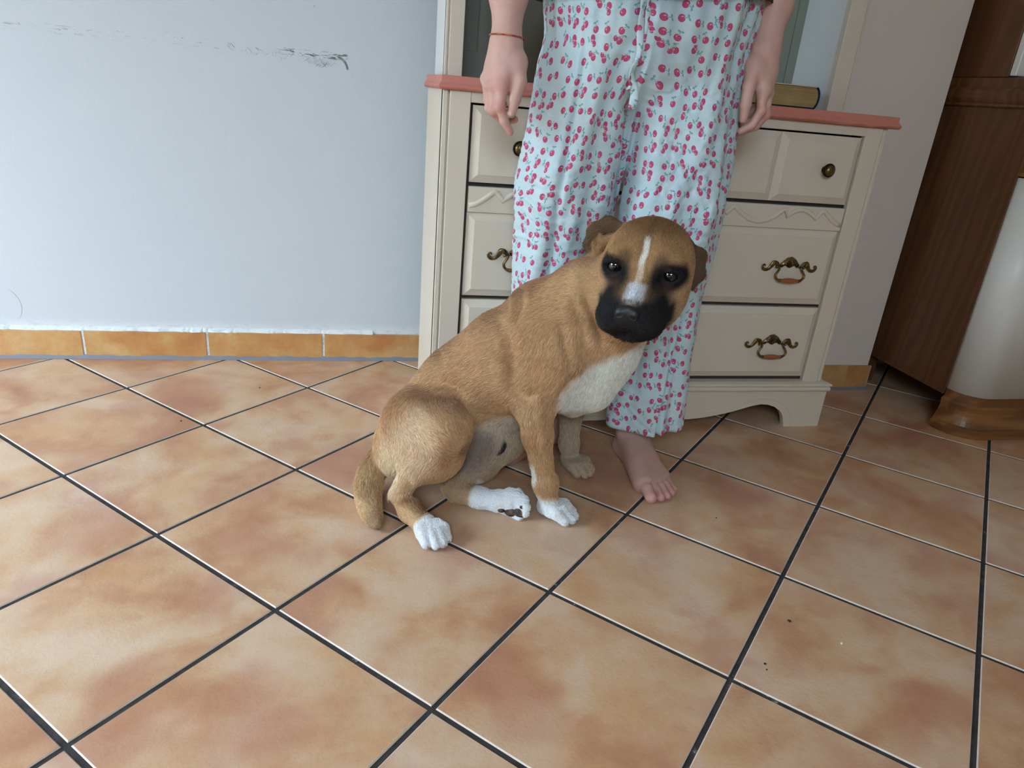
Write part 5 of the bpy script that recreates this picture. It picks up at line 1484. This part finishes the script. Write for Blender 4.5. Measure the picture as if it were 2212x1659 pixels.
# hem and drawstring
def ribbon(name, pts, widths, nrm, mat, off, uvs=0.0, thick=.0012):
    P_ = smooth_path(pts, 6); n = len(P_); V = []; F = []; U = []; s = 0
    for i, p in enumerate(P_):
        t = (P_[min(i + 1, n - 1)] - P_[max(i - 1, 0)]).normalized(); tw = nrm(i / (n - 1)); nn = Vector(tw).normalized()
        sd = t.cross(nn).normalized(); w = np.interp(i / (n - 1), np.linspace(0, 1, len(widths)), widths)
        if i: s += (P_[i] - P_[i - 1]).length
        for j in range(5):
            a = -1 + j / 2; V.append(np.array(p + sd * w * a + nn * (.0012 * (1 - a * a) + .0008 * math.sin(i * 1.7 + a * 2)))); U.append((w * a + uvs, s, 0))
    for i in range(n - 1):
        for j in range(4): F.append((i * 5 + j, i * 5 + j + 1, i * 5 + j + 6, i * 5 + j + 5))
    o = np_mesh(name, np.array(V) - off, np.array(F), mat, person); set_vec(o.data, 'cloth', np.array(U))
    q = o.modifiers.new('thick', 'SOLIDIFY'); q.thickness = thick; q.offset = 0; return o
# drawstring, tied at the waist and hanging down the front
ribbon('drawstring', [(1.086, .340, 1.010), (1.086, .338, .975), (1.088, .340, .935), (1.092, .342, .905), (1.088, .340, .885), (1.084, .341, .866), (1.090, .341, .848), (1.094, .342, .828), (1.094, .345, .806)],
       [.0068, .0072, .0070, .0050, .0035, .0048, .0062, .0075, .0080], lambda t: (.55 * math.sin(t * 13), -1, .1), MT_CHERRY, OFFP, 4.0)
ribbon('drawstring', [(1.094, .344, 1.010), (1.097, .343, .970), (1.098, .345, .930), (1.094, .342, .895), (1.083, .339, .876), (1.080, .340, .860), (1.084, .342, .846), (1.078, .340, .838)],
       [.0050, .0052, .0048, .0040, .0050, .0045, .0030, .0028], lambda t: (.8 * math.sin(t * 9 + 2), -1, .2), MT_CHERRY, OFFP, 4.5)
# top worn over the waist, mostly above the frame
sv = Vol((.80, .30, .96), (1.52, .68, 1.50), .005)
sv.ell((1.160, .484, .99), (.236, .154, .22), .03); sv.ell((1.158, .486, 1.22), (.175, .122, .24), .05); sv.ell((1.158, .490, 1.38), (.185, .108, .105), .05)
sv.cone((1.00, .490, 1.40), (.915, .488, 1.27), .072, .062, .03); sv.cone((1.316, .490, 1.40), (1.405, .488, 1.27), .072, .062, .03)
SV, SF = sv.mesh(2); SNn = vnormals(SV, SF); SV = SV + SNn * (.003 * vnoise(SV * np.array([1, 1, .4]), 40, 41))[:, None]
arm_cut = (SV[:, 2] < 1.262) & (SV[:, 2] > 1.15) & (np.abs(SV[:, 0] - 1.16) > .205)
hz_ = .986 + .030 * smst(SV[:, 0], .95, 1.37)
ks = (SV[:, 2] > hz_) & (SV[:, 2] < 1.455) & ~arm_cut
kf = ks[SF].all(1); ed_ = np.zeros(len(SV), bool); ed_[SF[~kf].ravel()] = True; ed_ &= (SV[:, 2] < 1.04) & ks; SV[ed_, 2] = hz_[ed_]; used = np.unique(SF[kf]); mp = np.full(len(SV), -1); mp[used] = np.arange(len(used))
ms = M('dark_olive_jersey', rough=.85, spec=.15).base(lin(72, 70, 66)).mat
so = np_mesh('shirt', SV[used] - OFFP, mp[SF[kf]], ms, person); q = so.modifiers.new('thick', 'SOLIDIFY'); q.thickness = .002; q.offset = 0
# thread bracelet on the right wrist
def mat_thread():
    m = M('woven_thread', rough=.7); u, v, w = m.sep(m.coord('Object')); 
    n = m.noise(m.vscale(m.coord('Object'), 1, 1, .2), 120.0, 1.0)
    m.base(m.ramp(n, [(.36, lin(60, 84, 130)), (.45, lin(170, 52, 62)), (.56, lin(186, 60, 62)), (.64, lin(176, 128, 60))])); m.bump(m.noise(m.coord('Object'), 900.0, 1.0), .6, .001); return m.mat
bm = bmesh.new(); c_ = P3(.8668, .4340, .9085); pts = []
slab = PV[(np.abs(PV[:, 2] - c_[2]) < .006) & (np.linalg.norm(PV[:, :2] - c_[None, :2], axis=1) < .05)]
sa_ = np.arctan2(slab[:, 1] - c_[1], slab[:, 0] - c_[0]); sr_ = np.linalg.norm(slab[:, :2] - c_[None, :2], axis=1)
for k in range(41):
    a = 2 * PI * k / 40; da = np.abs((sa_ - a + PI) % (2 * PI) - PI)
    r_ = sr_[da < .25].max() + .0009
    pts.append((c_[0] + r_ * math.cos(a), c_[1] + r_ * math.sin(a), c_[2] + .0022 * -math.sin(a) - .0015 * math.cos(a)))
tube(bm, pts, .0012, 8, up=Vector((0, 0, 1)))
bmesh.ops.translate(bm, vec=Vector(-OFFP), verts=bm.verts); from_bm('bracelet', bm, mat_thread(), person, True)

# crumbs lying on the tiles
def crumb(label, x, y, r, col, seed, cat='crumb', group=None):
    rr = random.Random(seed); bm = bmesh.new(); bmesh.ops.create_icosphere(bm, subdivisions=2, radius=1.0)
    for v in bm.verts:
        k = 1 + rr.uniform(-.25, .25); v.co = Vector((v.co.x * r * k * 1.3, v.co.y * r * k, v.co.z * r * .45 * k))
    zmin = min(v.co.z for v in bm.verts)
    for v in bm.verts: v.co.z -= zmin
    o = from_bm('crumb', bm, M('crumb', rough=.9).base(col).mat, None, True, (x, y, 0.0)); o.rotation_euler.z = rr.uniform(0, 6)
    return tag(o, label, cat, group)
crumb('tiny white crumb on a tile at the lower right of the floor', 1.401, -.183, .0022, (.85, .85, .85), 1)
crumb('largest dark brown crumb, on the tile at lower right, behind the white crumb', 1.339, -.122, .0028, lin(52, 34, 26), 2)
crumb('dark speck nearer the camera than the other dark crumbs, on a lower right tile', 1.236, -.223, .0013, lin(44, 32, 26), 3)
crumb('small dark crumb beside a darker speck, on a lower right tile near a wide joint', 1.240, -.211, .0018, lin(44, 32, 26), 4)
crumb('pale crumb on the dim floor in front of the dresser foot', 1.661, .617, .0018, (.8, .76, .7), 5)
crumb('tiny dark crumb on the tile just right of the bare toes', 1.362, .203, .0016, lin(50, 36, 28), 6)
crumb('small black crumb on the tile below the skirting, left of the dog', .339, .930, .0022, lin(30, 26, 24), 7)
crumb('small black crumb on the left tiles, farthest left of the crumbs', .178, .722, .0020, lin(36, 30, 26), 8)
